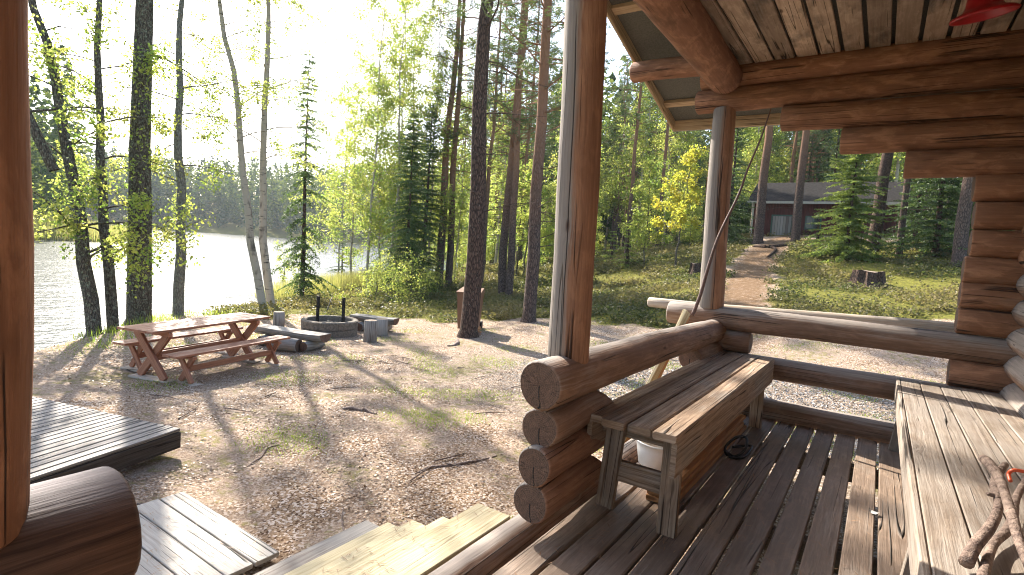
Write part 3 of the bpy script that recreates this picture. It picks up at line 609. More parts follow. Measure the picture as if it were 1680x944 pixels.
# entrance steps
st = thing('entrance_steps', 'new yellow board steps with one grey weathered bottom tread, between the two log rails', 'steps', (-2.3, 1.8, -.6))
for x, z, y1, w_, m in ((-1.81, -.115, 2.65, .25, 'new'), (-2.07, -.115 - .175, 2.64, .27, 'new'), (-2.33, -.29 - .10, 2.62, .24, 'new'), (-2.56, -.48, 2.61, .22, 'new')):
    board('tread', (x, .45, z), (x, y1, z), w_, .035, m, st, b=.005)
board('riser', (-1.685, .5, -.21), (-1.685, 2.6, -.21), .02, .17, 'new', st)
board('bottom_tread', (-2.80, .5, -.585), (-2.81, 2.63, -.58), .21, .09, 'oldlog', st, b=.012, jit=.02)
for y in (.6, 2.45): board('stringer', (-1.72, y, -.2), (-2.62, y, -.58), .04, .12, 'new', st, up=(0, 0, 1))
# walkway boards on the ground
wk = thing('walkway', 'pale grey board walkway lying on the ground at the foot of the steps', 'walkway', (-3.6, 1.4, -.62))
for k in range(7): board('walkway_board', (-4.33 + rng.uniform(-.01, .01), 1.955 - .178 * k, -.585), (-3.05, 1.955 - .178 * k + rng.uniform(-.004, .004), -.585), .166, .03, 'greyboard', wk, b=.004)
for x in (-4.2, -3.2): board('walkway_bearer', (x, .8, -.625), (x, 2.0, -.625), .06, .05, 'greyboard', wk)
# slatted platform
pf = thing('slatted_platform', 'low dark slatted wooden platform left of the steps', 'platform', (-6.4, .9, -.62))
c0 = np.array([-5.21, 2.42]); ux = _n(np.array([-4.87, 1.265]) - c0); uy = _n(np.array([-6.87, 1.78]) - c0); uy = _n(uy - ux * (uy @ ux)); L1 = 3.4
for k in range(30):
    a = c0 + uy * (.05 + .092 * k); b_ = a + ux * L1; board('platform_slat', (*a, -.395), (*b_, -.395), .076, .028, 'platform', pf, b=.004)
a = c0 - uy * .0; board('platform_fascia', (*(a + uy * .02), -.49), (*(a + ux * L1 + uy * .02), -.49), .03, .15, 'fascia', pf)
a = c0 + uy * .04; board('platform_fascia', (*(a - ux * .0), -.49), (*(a + uy * 2.75), -.49), .03, .15, 'fascia', pf)
for k in range(3): a = c0 + ux * (.3 + 1.3 * k) + uy * .1; board('platform_bearer', (*a, -.59), (*(a + uy * 2.6), -.59), .08, .07, 'platform', pf)

# ================================================================== PORCH OBJECTS
b1 = thing('plank_bench', 'rustic plank bench with deep side boards standing against the front railing', 'bench', (-1.05, 4.3, 0))
zt = .6
for x0, x1, dz, y0 in ((-1.315, -1.205, -.006, 2.78), (-1.195, -1.06, 0, 2.73), (-1.05, -.915, -.003, 2.75), (-.905, -.775, 0, 2.735)):
    board('seat_plank', ((x0 + x1) / 2, y0, zt - .022 + dz), ((x0 + x1) / 2, 5.76, zt - .022 + dz), x1 - x0, .044, 'bench', b1, b=.008, jit=.018)
board('side_board', (-.79, 2.75, .472), (-.79, 5.75, .472), .03, .205, 'bench', b1, b=.005, jit=.01); board('side_board', (-1.29, 2.80, .475), (-1.29, 5.75, .475), .03, .19, 'bench', b1, b=.005)
for y, dy in ((2.93, 0), (5.42, .0)):
    board('leg', (-.83, y - .04 + dy, 0), (-.85, y + .02, .552), .045, .105, 'bench', b1, up=(1, 0, 0)); board('leg', (-1.235, y + .05, 0), (-1.165, y - .03, .552), .105, .045, 'bench', b1, up=(0, 1, 0))
    board('stretcher', (-.86, y + .03, .245), (-1.21, y + .035, .245), .04, .12, 'bench', b1, up=(0, 0, 1)); board('cross_rail', (-.81, y + .03, .50), (-1.27, y + .03, .50), .04, .09, 'bench', b1, up=(0, 0, 1))
b2 = thing('wall_bench', 'long wide grey plank bench along the right-hand log wall', 'bench', (.53, 3, 0))
for x0, x1 in ((.215, .345), (.350, .480), (.485, .613), (.618, .745), (.750, .865)):
    board('seat_plank', ((x0 + x1) / 2, -1.5, zt - .02 + rng.uniform(-.002, .002)), ((x0 + x1) / 2, 5.74 + rng.uniform(-.01, .01), zt - .02), x1 - x0, .04, 'bench2', b2, b=.005, jit=.008)
board('side_board', (.20, -1.5, .52), (.20, 5.74, .52), .028, .165, 'bench2', b2, b=.006, jit=.02)
for y in (5.6, 3.0, .4): board('leg', (.235, y, 0), (.30, y, .56), .1, .05, 'bench2', b2, up=(0, 1, 0)); board('leg', (.80, y, 0), (.75, y, .56), .1, .05, 'bench2', b2, up=(0, 1, 0)); board('cross_rail', (.24, y + .04, .5), (.8, y + .04, .5), .04, .1, 'bench2', b2)
# lumber under the bench
lb = thing('lumber_pile', 'pile of orange-brown sawn boards on the deck under the plank bench', 'lumber', (-.97, 4.3, 0), group=None)
for x, z, y0, y1 in ((-1.03, .018, 3.22, 5.1), (-.94, .018, 3.26, 5.25), (-1.03, .056, 3.23, 5.3), (-.955, .056, 3.3, 5.2), (-1.02, .094, 3.22, 5.15), (-.965, .094, 3.45, 5.3), (-1.0, .132, 3.6, 5.2)):
    board('sawn_board', (x, y0, z + .002), (x + .02, y1, z + .002), .085, .035, 'lumber', lb, up=(0, 0, 1))
# bowl
def lathe(name, prof, mat, parent=None, c=(0, 0, 0), n=36, local=False, tilt=None):
    V = []; F = []
    for i, (r_, z) in enumerate(prof):
        for j in range(n): V.append((r_ * math.cos(2 * math.pi * j / n), r_ * math.sin(2 * math.pi * j / n), z))
    for i in range(len(prof) - 1):
        for j in range(n): j2 = (j + 1) % n; F.append((i * n + j, i * n + j2, (i + 1) * n + j2, (i + 1) * n + j))
    V = np.array(V)
    if tilt is not None: V = V @ np.array(tilt).T
    return mesh_obj(name, V + np.array(c), F, mat, parent, smooth=True, world=not local)
tag(lathe('basin', [(0, .005), (.13, .005), (.165, .03), (.185, .15), (.19, .20), (.20, .205), (.20, .195), (.197, .19), (.19, .2), (.178, .15), (.155, .035), (.0, .02)], M['white'], None, (-1.17, 3.80, 0)), 'white plastic basin on the deck beneath the plank bench', 'basin')
# strap
def tube_obj(name, pts, rr, mat, parent=None, sides=8, sub=5):
    pts = np.array(pts, float); n = len(pts); rr = np.full(n, rr) if np.isscalar(rr) else np.array(rr)
    Q = []; q = []
    for i in range(n - 1):
        p0, p1, p2, p3 = pts[max(i - 1, 0)], pts[i], pts[i + 1], pts[min(i + 2, n - 1)]
        for t in np.arange(sub) / sub:
            Q.append(.5 * (2 * p1 + (p2 - p0) * t + (2 * p0 - 5 * p1 + 4 * p2 - p3) * t * t + (3 * p1 - p0 - 3 * p2 + p3) * t ** 3)); q.append(rr[i] * (1 - t) + rr[i + 1] * t)
    Q.append(pts[-1]); q.append(rr[-1]); V, F = tubes([(np.array(Q), np.array(q))], sides, True); F.insert(0, tuple(range(sides - 1, -1, -1)))
    return mesh_obj(name, V, F, mat, parent, smooth=True)
tag(tube_obj('strap', [(-.86, 4.62, .01), (-.78, 4.7, .02), (-.72, 4.62, .05), (-.74, 4.45, .012), (-.82, 4.36, .012), (-.88, 4.42, .05), (-.83, 4.52, .12), (-.76, 4.56, .13), (-.74, 4.47, .07), (-.80, 4.40, .012), (-.9, 4.5, .012)], .011, M['strap'], sides=5), 'black looped strap lying on the deck beside the lumber pile', 'strap')
# sticks and hook on the wall bench
def stick(pts, rr, label, mat='stickbark', name='stick', cat='stick'): return tag(tube_obj(name, pts, rr, M[mat], sides=9), label, cat)
def ppz(L_): return [tuple(CAM + ray(x, y) * ((z - 1.5) / ray(x, y)[2])) for x, y, z in L_]
def gnarl(L_, r_, seed):
    rg = np.random.default_rng(seed); P_s = np.array(ppz(L_)); P_s = P_s + rg.normal(0, .004, P_s.shape); return P_s, [r_ * rg.uniform(.85, 1.2) * (1 - .25 * i / len(P_s)) for i in range(len(P_s))]
stick(*gnarl([(1584, 925, .63), (1603, 898, .66), (1622, 872, .69), (1634, 845, .71), (1640, 822, .73), (1632, 800, .74), (1637, 782, .76), (1650, 765, .77)], .0175, 1), 'reddish crooked branch leaning across the wall bench')
stick(*gnarl([(1613, 752, .80), (1628, 764, .80), (1640, 785, .79), (1651, 812, .77), (1660, 845, .75), (1672, 885, .72), (1690, 935, .68)], .0165, 2), 'pale bent branch on top of the crossed sticks on the wall bench')
stick(*gnarl([(1600, 975, .62), (1618, 930, .625), (1636, 893, .63), (1650, 860, .64), (1668, 815, .65), (1690, 780, .66)], .0165, 3), 'dark branch lying lowest among the crossed sticks on the wall bench')
stick(*gnarl([(1640, 822, .73), (1630, 812, .74), (1622, 808, .75)], .008, 4), 'short broken side twig on the reddish crooked branch', cat='twig')
stick(ppz([(1658, 790, .70), (1655, 778, .72), (1662, 772, .74), (1680, 774, .74), (1700, 780, .72)]), [.007] * 5, 'bright orange hook lying beside the crossed sticks', 'orange', 'hook', 'hook')
# long stick leaning on the railing corner
P = [(-1.555, 5.62, .93), (-1.50, 5.64, 1.15), (-1.46, 5.66, 1.4), (-1.38, 5.66, 1.75), (-1.24, 5.68, 2.15), (-1.18, 5.69, 2.4), (-1.09, 5.70, 2.7), (-1.03, 5.72, 2.98)]
stick(P, [.020, .018, .017, .015, .012, .010, .008, .005], 'long thin dark stick leaning from the railing up beside the corner post', 'fishrod', 'long_stick')
log_ = log('peeled_pole', (-2.19, 6.1, .99), (1.5, 6.1, 1.06), .055, .05, 'peeled', None, jit=.06, bend=.03, end='endlight'); tag(log_, 'thin pale peeled pole lying behind the top rail of the back railing', 'pole')
# boards leaning outside the railing
for i, (y0, y1, w_, m, x1, lb_) in enumerate(((4.72, 5.42, .11, 'new', -1.55, 'pale yellow board leaning outside the front railing, nearest of three'), (4.95, 5.5, .09, 'lumber', -1.57, 'thin brown board leaning outside the front railing, middle of three'), (5.12, 5.62, .12, 'new', -1.62, 'greenish grey board leaning outside the front railing, farthest of three'))):
    z1 = (.98, .93, .97)[i]; o = board('leaning_board', (-2.0, y0, tz1(-2, y0) + .01), (x1 - .0, y1, z1), w_, .03, m, None, up=(1, 0, .2)); tag(o, lb_, 'board', 'boards leaning outside the railing')
# red lampshade hung under the ceiling
rl = thing('red_lamp', 'red enamel hanging shade under the ceiling boards at top right', 'lamp', (.30, 3.55, 3.0))
c_ = dep(1614, 25, 3.25); rl.location = c_; t_ = Matrix.Rotation(R_(-8), 3, 'Y') @ Matrix.Rotation(R_(10), 3, 'X')
lathe('shade', [(.02, .19), (.06, .18), (.085, .06), (.10, .035), (.155, .012), (.165, 0), (.160, -.008), (.15, -.004), (.10, .02), (.07, .03), (0, .032)], M['red'], rl, tuple(c_), tilt=np.array(t_))
tube_obj('cord', [tuple(c_ + np.array([0, 0, .17])), tuple(c_ + np.array([0, 0, .3])), (c_[0], c_[1], 3.47)], .006, M['black'], rl)
# little white feather
f_ = mesh_obj('feather', [(.085, 4.02, .006), (.11, 4.00, .014), (.13, 4.03, .02), (.12, 4.05, .01), (.09, 4.06, .012), (.075, 4.05, .02)], [(0, 1, 3), (1, 2, 3), (0, 3, 4), (0, 4, 5)], M['white']); tag(f_, 'tiny white feather on the deck boards', 'feather')

# ================================================================== YARD OBJECTS
def G(x, y): return tz1(x, y)
ang = math.atan2(2.02, -.57)
pt = thing('picnic_table', 'red-brown wooden picnic table with crossed legs near the lake', 'table', (-8.56, 4.24, G(-8.56, 4.24) + .01), ang)
L = 2.14
for k in range(5): board('table_plank', (-L / 2, -.27 + .135 * k, .735), (L / 2, -.27 + .135 * k, .735), .128, .034, 'picnic', pt, local=True)
def crosslegs(t, x, h, wt, wb, th, nm='leg'):
    board(nm, (x - th / 2 * 1.02, -wb, .035), (x - th / 2 * 1.02, wt, h), .11 if h > .5 else .08, th, 'picnic', t, up=(1, 0, 0), local=True)
    board(nm, (x + th / 2 * 1.02, wb, .035), (x + th / 2 * 1.02, -wt, h), .11 if h > .5 else .08, th, 'picnic', t, up=(1, 0, 0), local=True)
    board('leg_cleat', (x, -wt - .06, h + .0), (x, wt + .06, h), .06, .06 if h > .5 else .045, 'picnic', t, local=True)
    board('foot_plank', (x, -wb - .1, .017), (x, wb + .1, .017), .16, .03, 'peeled', t, local=True)
for x in (-.80, .80): crosslegs(pt, x, .68, .27, .27, .05)
board('stretcher', (-.8, 0, .33), (.8, 0, .33), .045, .12, 'picnic', pt, local=True)
for (x, y), a, lb_ in (((-8.045, 4.46), math.atan2(2.05, -.49), 'red-brown bench on the near side of the picnic table'), ((-9.18, 4.28), math.atan2(2.02, -.5), 'red-brown bench on the lake side of the picnic table')):
    be = thing('picnic_bench', lb_, 'bench', (x, y, G(x, y) + .01), a, 'picnic benches')
    for k in range(2): board('seat_plank', (-1.04, -.07 + .14 * k, .437), (1.04, -.07 + .14 * k, .437), .134, .032, 'picnic', be, local=True)
    for xx in (-.78, .78): crosslegs(be, xx, .39, .1, .13, .035)
    board('stretcher', (-.78, 0, .22), (.78, 0, .22), .035, .085, 'picnic', be, local=True)
# fire ring
fc = np.array([-10.12, 7.80]); gz = G(*fc)
fr = thing('fire_ring', 'round stone fire ring with two black iron posts by the shore', 'fire pit', (*fc, gz))
for lev, (r_, z0, z1) in enumerate(((.60, .0, .17), (.61, .178, .345))):
    for k in range(9):
        a0 = 2 * math.pi * (k + .5 * lev) / 9 + .006; a1 = 2 * math.pi * (k + 1 + .5 * lev) / 9 - .006; V = []; F = []
        m_ = 5
        for q in range(m_):
            a = a0 + (a1 - a0) * q / (m_ - 1)
            for rr_, z in ((r_ - .11, z0), (r_, z0), (r_ + .005, z1 - .02), (r_ - .02, z1), (r_ - .10, z1), (r_ - .115, z1 - .02)): V.append((rr_ * math.cos(a), rr_ * math.sin(a), z))
        for q in range(m_ - 1):
            for j in range(6): j2 = (j + 1) % 6; F.append((q * 6 + j, q * 6 + j2, (q + 1) * 6 + j2, (q + 1) * 6 + j))
        F.append((5, 4, 3, 2, 1, 0)); F.append(tuple((m_ - 1) * 6 + j for j in range(6)))
        mesh_obj('ring_stone', V, F, M['stone'], fr, world=False)
V = [(0, 0, .2)]; F = []
for i in range(1, 7):
    for j in range(24): a = j * math.pi / 12; V.append((i * .085 * math.cos(a), i * .085 * math.sin(a), .2 + rng.uniform(-.03, .04)))
for j in range(24): F.append((0, 1 + j, 1 + (j + 1) % 24))
for i in range(5):
    for j in range(24): F.append((1 + i * 24 + j, 1 + (i + 1) * 24 + j, 1 + (i + 1) * 24 + (j + 1) % 24, 1 + i * 24 + (j + 1) % 24))
mesh_obj('ash_bed', V, F, M['ash'], fr, world=False, smooth=True)
for (px, pt_) in ((520, 484), (562, 481)):
    b_ = dep(px + 1, 520, 12.1); board('iron_post', (b_[0], b_[1], gz + .15), (b_[0], b_[1], gz + .86), .055, .055, [M['black']], fr)
mesh_o = tube_obj('grill_bar', [(*(fc + [-.25, .1]), gz + .5), (*(fc + [-.45, .35]), gz + .72), (*(fc + [-.6, .5]), gz + .76)], .008, M['black'], fr)
for k in range(5):
    a = k * 1.3; tag(log('charred_stick', (fc[0] + .3 * math.cos(a), fc[1] + .3 * math.sin(a), gz + .25), (fc[0] - .15 * math.cos(a + .4), fc[1] - .15 * math.sin(a + .4), gz + .27), .025, .02, 'stain', fr), None, None).data.materials[0] = M['char']
# half-log seats
def halflog(px0, px1, zs, label, r_=.17):
    a = ray(*px0); b_ = ray(*px1); a = CAM + a * ((zs - 1.5) / a[2]); b_ = CAM + b_ * ((zs - 1.5) / b_[2])
    t = thing('half_log_seat', label, 'log seat', tuple((a + b_) / 2 * np.array([1, 1, 0]) + np.array([0, 0, G(*((a + b_) / 2)[:2])])), group='split log seats round the fire ring')
    pr = [(-r_, 0), (-r_ * .95, -.05), (-r_ * .7, -.11), (-r_ * .3, -.15), (r_ * .3, -.15), (r_ * .7, -.11), (r_ * .95, -.05), (r_, 0)][::-1]
    ext('split_log', pr, a, b_, [M['oldlog'], M['end']], t, segs=10, jit=.05, bend=.02)
    d = _n(b_ - a); n_ = np.array([-d[1], d[0], 0])
    for e in (a + d * .28, b_ - d * .28):
        g_ = G(e[0], e[1]); rr_ = (zs - .145 - g_) / 2; log('support_log', (e - n_ * .26) * [1, 1, 0] + [0, 0, g_ + rr_], (e + n_ * .26) * [1, 1, 0] + [0, 0, g_ + rr_], rr_ + .005, rr_ + .005, 'oldlog', t)
    return t
halflog((424, 534), (534, 549), -.36, 'flat split-log seat between the picnic table and the fire ring')
halflog((580, 516), (650, 523), -.38, 'split-log seat on the far right side of the fire ring')
for (px, py, r_, h, lb_) in ((607, 561, .145, .46, 'grey upright log stool, nearer of the pair right of the fire ring'), (625, 551, .15, .38, 'grey upright log stool, farther of the pair right of the fire ring'), (457, 537, .13, .36, 'small upright log stump left of the fire ring behind the split-log seat')):
    x, y, z = hit(px, py); o = log('log_stool', (x, y, z - .01), (x, y, z + h), r_, r_ * .93, 'oldlog', None, jit=.04, bend=.004, end='endlight'); tag(o, lb_, 'stool')
x, y, z = hit(470, 577); o = log('firewood_log', (x - .28, y - .12, z + .12), (x + .22, y + .1, z + .12), .135, .13, 'oldlog', None, jit=.05); tag(o, 'thick round log lying at the end of the picnic table', 'log')
# wheelie bin
x, y, z = hit(769, 541); bn = thing('waste_bin', 'brown wheeled waste bin behind the big pine', 'bin', (x, y, z), R_(28))
V = [(-.24, -.27, .04), (.24, -.27, .04), (.24, .2, .04), (-.24, .2, .04), (-.29, -.34, .95), (.29, -.34, .95), (.29, .33, .95), (-.29, .33, .95)]
mesh_obj('bin_body', V, [(3, 2, 1, 0), (4, 5, 6, 7), (0, 1, 5, 4), (1, 2, 6, 5), (2, 3, 7, 6), (3, 0, 4, 7)], M['bin'], bn, world=False)
V = [(-.31, -.37, .95), (.31, -.37, .95), (.31, .37, .95), (-.31, .37, .95), (-.31, -.37, .985), (.31, -.37, .985), (.28, .36, 1.06), (-.28, .36, 1.06)]
mesh_obj('lid', V, [(3, 2, 1, 0), (4, 5, 6, 7), (0, 1, 5, 4), (1, 2, 6, 5), (2, 3, 7, 6), (3, 0, 4, 7)], M['bin'], bn, world=False)
for sx_ in (-.27, .27): ext('wheel', circ(.1, 18), (sx_ - .025, .3, .1), (sx_ + .025, .3, .1), [M['black']], bn, local=True)
ext('handle', circ(.015, 10), (-.25, .42, .97), (.25, .42, .97), [M['bin']], bn, local=True)
# mushrooms at the pine's foot
for i in range(11):
    x, y, z = hit(778 + rng.uniform(-10, 18), 551 - rng.uniform(0, 11)); r_ = rng.uniform(.035, .06); h = rng.uniform(.04, .08)
    o = lathe('mushroom', [(.012, 0), (.01, h), (r_ * .6, h - .004), (r_, h), (r_ * .85, h + .018), (r_ * .4, h + .032), (.0, h + .034)], M['mush'], None, (x, y, z), n=12); tag(o, 'small orange-brown mushroom in the cluster at the foot of the big pine', 'mushroom', 'mushrooms at the pine foot')
# stumps
def stump(px, py, r_, h, label, scale=1):
    x, y, z = hit(px, py, 8); V = []; F = []; n = 28; lv = [(1.5, -.1), (1.28, .05), (1.08, .35), (1.0, .75), (.98, 1.0)]
    for k, (s_, t) in enumerate(lv):
        for j in range(n):
            a = 2 * math.pi * j / n; rr_ = r_ * s_ * (1 + (.16 if k < 4 else .1) * math.sin(a * 5 + px) + .08 * math.sin(a * 11)); V.append((rr_ * math.cos(a), rr_ * math.sin(a), t * h + (.06 * h * math.sin(a * 3 + px) if k == 4 else 0)))
    for k in range(4):
        for j in range(n): j2 = (j + 1) % n; F.append((k * n + j, k * n + j2, (k + 1) * n + j2, (k + 1) * n + j))
    F.append(tuple(4 * n + j for j in range(n))); o = mesh_obj('tree_stump', V, F, [M['darkbark'], M['endlight']], None, fm=[0] * (len(F) - 1) + [1]); o.location = (x, y, z)
    l = o.data.uv_layers.new(name='UVMap'); co = [o.data.vertices[lp.vertex_index].co for lp in o.data.loops]; l.data.foreach_set('uv', [c for v_ in co for c in v_[:2]]); return tag(o, label, 'stump')
stump(1422, 470, .42, .5, 'old dark tree stump in the blueberry shrubs before the red shed'); stump(1141, 449, .22, .42, 'small dark stump left of the far porch post')
# root across the path
pts = [hit(*p, 8) for p in ((1235, 406), (1262, 407), (1290, 404), (1318, 405))]; tag(tube_obj('tree_root', [(x, y, z + .05) for x, y, z in pts], [.05, .09, .08, .05], M['darkbark']), 'long dark root crossing the path below the shed', 'root')
pts = [hit(*p, 8) for p in ((1266, 407), (1272, 412), (1264, 420), (1258, 424))]; tag(tube_obj('tree_root', [(x, y, z + .05) for x, y, z in pts], [.07, .06, .05, .02], M['darkbark']), 'short forked root pointing down the path', 'root')
# sticks on the ground
for i in range(46):
    x, y = rng.uniform(-7.5, -2.2), rng.uniform(1.2, 7.5); a = rng.uniform(0, 3.14); L_ = rng.uniform(.12, .5); z = G(x, y) + .012; dx, dy = math.cos(a) * L_ / 2, math.sin(a) * L_ / 2; k_ = rng.uniform(-.05, .05)
    o = tube_obj('twig', [(x - dx, y - dy, z), (x + k_, y + k_, z + .012), (x + dx, y + dy, z)], [.008, .006, .003], M['stickbark'], sides=5, sub=3); tag(o, 'small dry twig lying on the litter of the yard', 'twig', 'twigs on the ground')

# ================================================================== RED SHED
sh = thing('red_shed', 'long dark red board shed with grey shingle roof up the path', 'shed', (-3.3, 38, 3.3))
x0, x1, yf, yb, zb, ze = -6.85, .35, 36.0, 40.5, 2.9, 5.22
def box(name, a, b_, mat, parent):
    V = [(x, y, z) for z in (a[2], b_[2]) for (x, y) in ((a[0], a[1]), (b_[0], a[1]), (b_[0], b_[1]), (a[0], b_[1]))]
    return mesh_obj(name, V, [(3, 2, 1, 0), (4, 5, 6, 7), (0, 1, 5, 4), (1, 2, 6, 5), (2, 3, 7, 6), (3, 0, 4, 7)], mat, parent)
box('wall', (x0, yf, zb), (x1 - 1.0, yf + .08, ze), M['shedred'], sh); box('wall', (x0, yb - .08, zb), (x1, yb, ze), M['shedred'], sh)
for xa in (x0, x1 - 1.1):
    V = [(xx, y, z) for xx in (xa, xa + .08) for (y, z) in ((yf + .082, zb), (yb - .082, zb), (yb - .082, ze), ((yf + yb) / 2, 6.5), (yf + .082, ze))]
    mesh_obj('gable_wall', V, [(4, 3, 2, 1, 0), (5, 6, 7, 8, 9)] + [(i, (i + 1) % 5, 5 + (i + 1) % 5, 5 + i) for i in range(5)], M['shedred'], sh)
V = []; F = []
for k in range(int((x1 - 1.0 - x0) / .16)):
    xx = x0 + .06 + .16 * k; b0 = len(V); V += [(xx, yf - .022, zb), (xx + .04, yf - .022, zb), (xx + .04, yf - .022, ze - .02), (xx, yf - .022, ze - .02), (xx, yf - .001, zb), (xx + .04, yf - .001, zb), (xx + .04, yf - .001, ze - .02), (xx, yf - .001, ze - .02)]
    F += [(b0, b0 + 1, b0 + 2, b0 + 3), (b0, b0 + 3, b0 + 7, b0 + 4), (b0 + 1, b0 + 5, b0 + 6, b0 + 2)]
mesh_obj('wall_battens', V, F, M['shedred'], sh)
V = []
for t in (0, .09):
    for xx in (x0 - .35, x1 + .25): V += [(xx, yf - .45, ze - .04 + t), (xx, (yf + yb) / 2, 6.62 + t), (xx, yb + .45, ze - .04 + t)]
mesh_obj('roof', V, [(1, 0, 3, 4), (2, 1, 4, 5), (6, 7, 10, 9), (7, 8, 11, 10), (0, 1, 7, 6), (1, 2, 8, 7), (3, 9, 10, 4), (4, 10, 11, 5), (0, 6, 9, 3), (2, 5, 11, 8)], M['shingle'], sh)
box('eave_trim', (x0 - .37, yf - .49, ze - .10), (x1 + .27, yf - .455, ze + .04), M['whitetrim'], sh)
box('corner_board', (x0 - .09, yf - .04, zb), (x0 - .003, yf + .12, ze), M['whitetrim'], sh)
dr = box('door', (-5.75, yf - .05, 3.25), (-4.72, yf - .024, 4.42), M['fascia'], sh)
for k in range(7): box('door_board', (-5.74 + .145 * k, yf - .062, 3.26), (-5.74 + .145 * k + .13, yf - .0505, 4.41), M['oldlog'], dr).location -= Vector(sh.location) * 0
for ob in list(dr.children): ob.data.transform(Matrix.Translation(-Vector(sh.location)))
for a, b_ in (((-5.83, 3.25), (-5.76, 4.42)), ((-4.71, 3.25), (-4.64, 4.42)), ((-5.83, 4.423), (-4.64, 4.50))): box('door_trim', (a[0], yf - .07, a[1]), (b_[0], yf - .024, b_[1]), M['green_paint'], sh)
wn_ = box('window', (-3.95, yf - .04, 3.75), (-3.25, yf - .024, 4.4), M['glass'], sh)
for a, b_ in (((-4.02, 3.68), (-3.953, 4.47)), ((-3.247, 3.68), (-3.18, 4.47)), ((-3.95, 4.403), (-3.25, 4.47)), ((-3.95, 3.68), (-3.25, 3.747)), ((-3.62, 3.75), (-3.58, 4.4))): box('window_trim', (a[0], yf - .065, a[1]), (b_[0], yf - .042, b_[1]), M['green_paint'], sh)
board('carport_post', (x1 - .05, yf + .1, zb), (x1 - .05, yf + .1, ze), .12, .12, [M['shedred']], sh); box('carport_beam', (x1 - 1.0, yf + .02, ze - .3), (x1 + .02, yf + .1, ze - .01), M['shedred'], sh)

# ================================================================== TREES
def worldpath(pts, d, base=None):
    P = [dep(x, y, d) for x, y in pts]; return np.array(P)
def hero(kindfn, px, py, label, name='tree', depth_hint=None, group=None, **kw):
    x, y, z = hit(px, py); return place(name, kindfn(**kw), (x, y, z - .03), label, 'tree', group)
def hero_path(fn, pts, label, name, r0, ext_top=None, **kw):
    x, y, z = flat(*pts[0]); d = float((RM.T @ (np.array([x, y, z]) - CAM))[2] * -1); P = worldpath(pts, d); P = P - P[0]
    if ext_top: P = np.vstack([P, P[-1] + np.array(ext_top)])
    t = np.r_[0, np.cumsum(np.linalg.norm(np.diff(P, axis=0), axis=1))]; tt = np.linspace(0, t[-1], 16); P = np.c_[[np.interp(tt, t, P[:, i]) for i in range(3)]].T
    P = P + np.c_[rng.normal(0, .012, 16), rng.normal(0, .03, 16), np.zeros(16)]; P[0] = 0
    return place(name, fn(path=P, r0=r0, **kw), (x, y, z - .02), label)
A_ = dict(lmat='leaf', leaf=.037)
hero_path(broad, [(155, 553), (135, 400), (112, 250), (90, 110), (52, 0)], 'leaning forked alder trunk, leftmost tree by the shore', 'alder_tree', .13, ext_top=(-.5, -.5, 4), bmat='alderbark', cs=.12, limbs=34, spread=2.2, leaves=5200, hi=(6.5, .25), up=.5,
          forks=[(np.array([[-.1, -.6, 3.05], [-.35, -1.0, 4.2], [-.5, -1.3, 6.2], [-.5, -1.5, 8.5]]), np.array([.085, .075, .06, .03]))], **A_)
hero_path(broad, [(186, 547), (178, 400), (164, 290), (165, 180), (160, 0)], 'slim dark alder trunk, second tree from the left by the shore', 'alder_tree', .105, ext_top=(0, 0, 4), bmat='alderbark', cs=.12, limbs=28, spread=2.1, leaves=4500, hi=(6.5, .25), up=.5, **A_)
hero_path(broad, [(229, 529), (227, 250), (224, 0)], 'thickest straight lichen-covered trunk behind the picnic table', 'aspen_tree', .265, ext_top=(0, 0, 5), bmat='darkbark', cs=.3, limbs=16, spread=3.0, leaves=9000, up=.6, rtop=.6, **A_) if False else None
x, y, z = flat(228, 529); place('pine_tree', broad(H=17, r0=.25, cs=.3, limbs=18, spread=2.6, leaves=2200, hi=(7, .3), up=.5, bmat='alderbark', wig=.02, **A_), (x, y, z - .05), 'thickest straight lichen-covered trunk behind the picnic table')
hero_path(broad, [(292, 522), (299, 400), (297, 200), (296, 0)], 'slender grey trunk with side branches right of the thickest trunk', 'aspen_tree', .125, ext_top=(0, 0, 4), bmat='greybark', cs=.2, limbs=24, spread=2.2, leaves=3800, hi=(6.5, .3), up=.4, **A_)
hero_path(broad, [(432, 508), (410, 400), (398, 260), (388, 150), (362, 40)], 'left stem of the twin birches leaning over the lake', 'birch_tree', .115, ext_top=(-.6, -.5, 6.5), cs=.28, limbs=42, spread=2.5, leaves=11000, hi=(8.8, 3), up=.6, **A_)
hero_path(broad, [(446, 505), (431, 400), (431, 260), (439, 130), (441, 0)], 'right stem of the twin birches with pale upper bark', 'birch_tree', .12, ext_top=(0, 0, 6.5), cs=.28, limbs=44, spread=2.6, leaves=13000, hi=(8.8, 3), up=.6, **A_)
x, y, z = flat(495, 493, -.85); place('spruce_tree', spruce(H=8.6, R=1.6, r0=.085, z0=.8, sparse=.3, step=.26, dens=1.2, tw=.2, droop=.7), (x, y, z), 'thin sparse young spruce standing alone at the water edge')
for px, py, H, lb_ in ((460, 494, 3.2, 'thin bare sapling stem just right of the twin birches'), (476, 493, 2.6, 'short leafy sapling between the twin birches and the sparse spruce')):
    x, y, z = hit(px, py); place('sapling', broad(H=H, r0=.03, cs=.3, limbs=10, spread=.8, leaves=900, leaf=.04, bmat='alderbark'), (x, y, z), lb_)
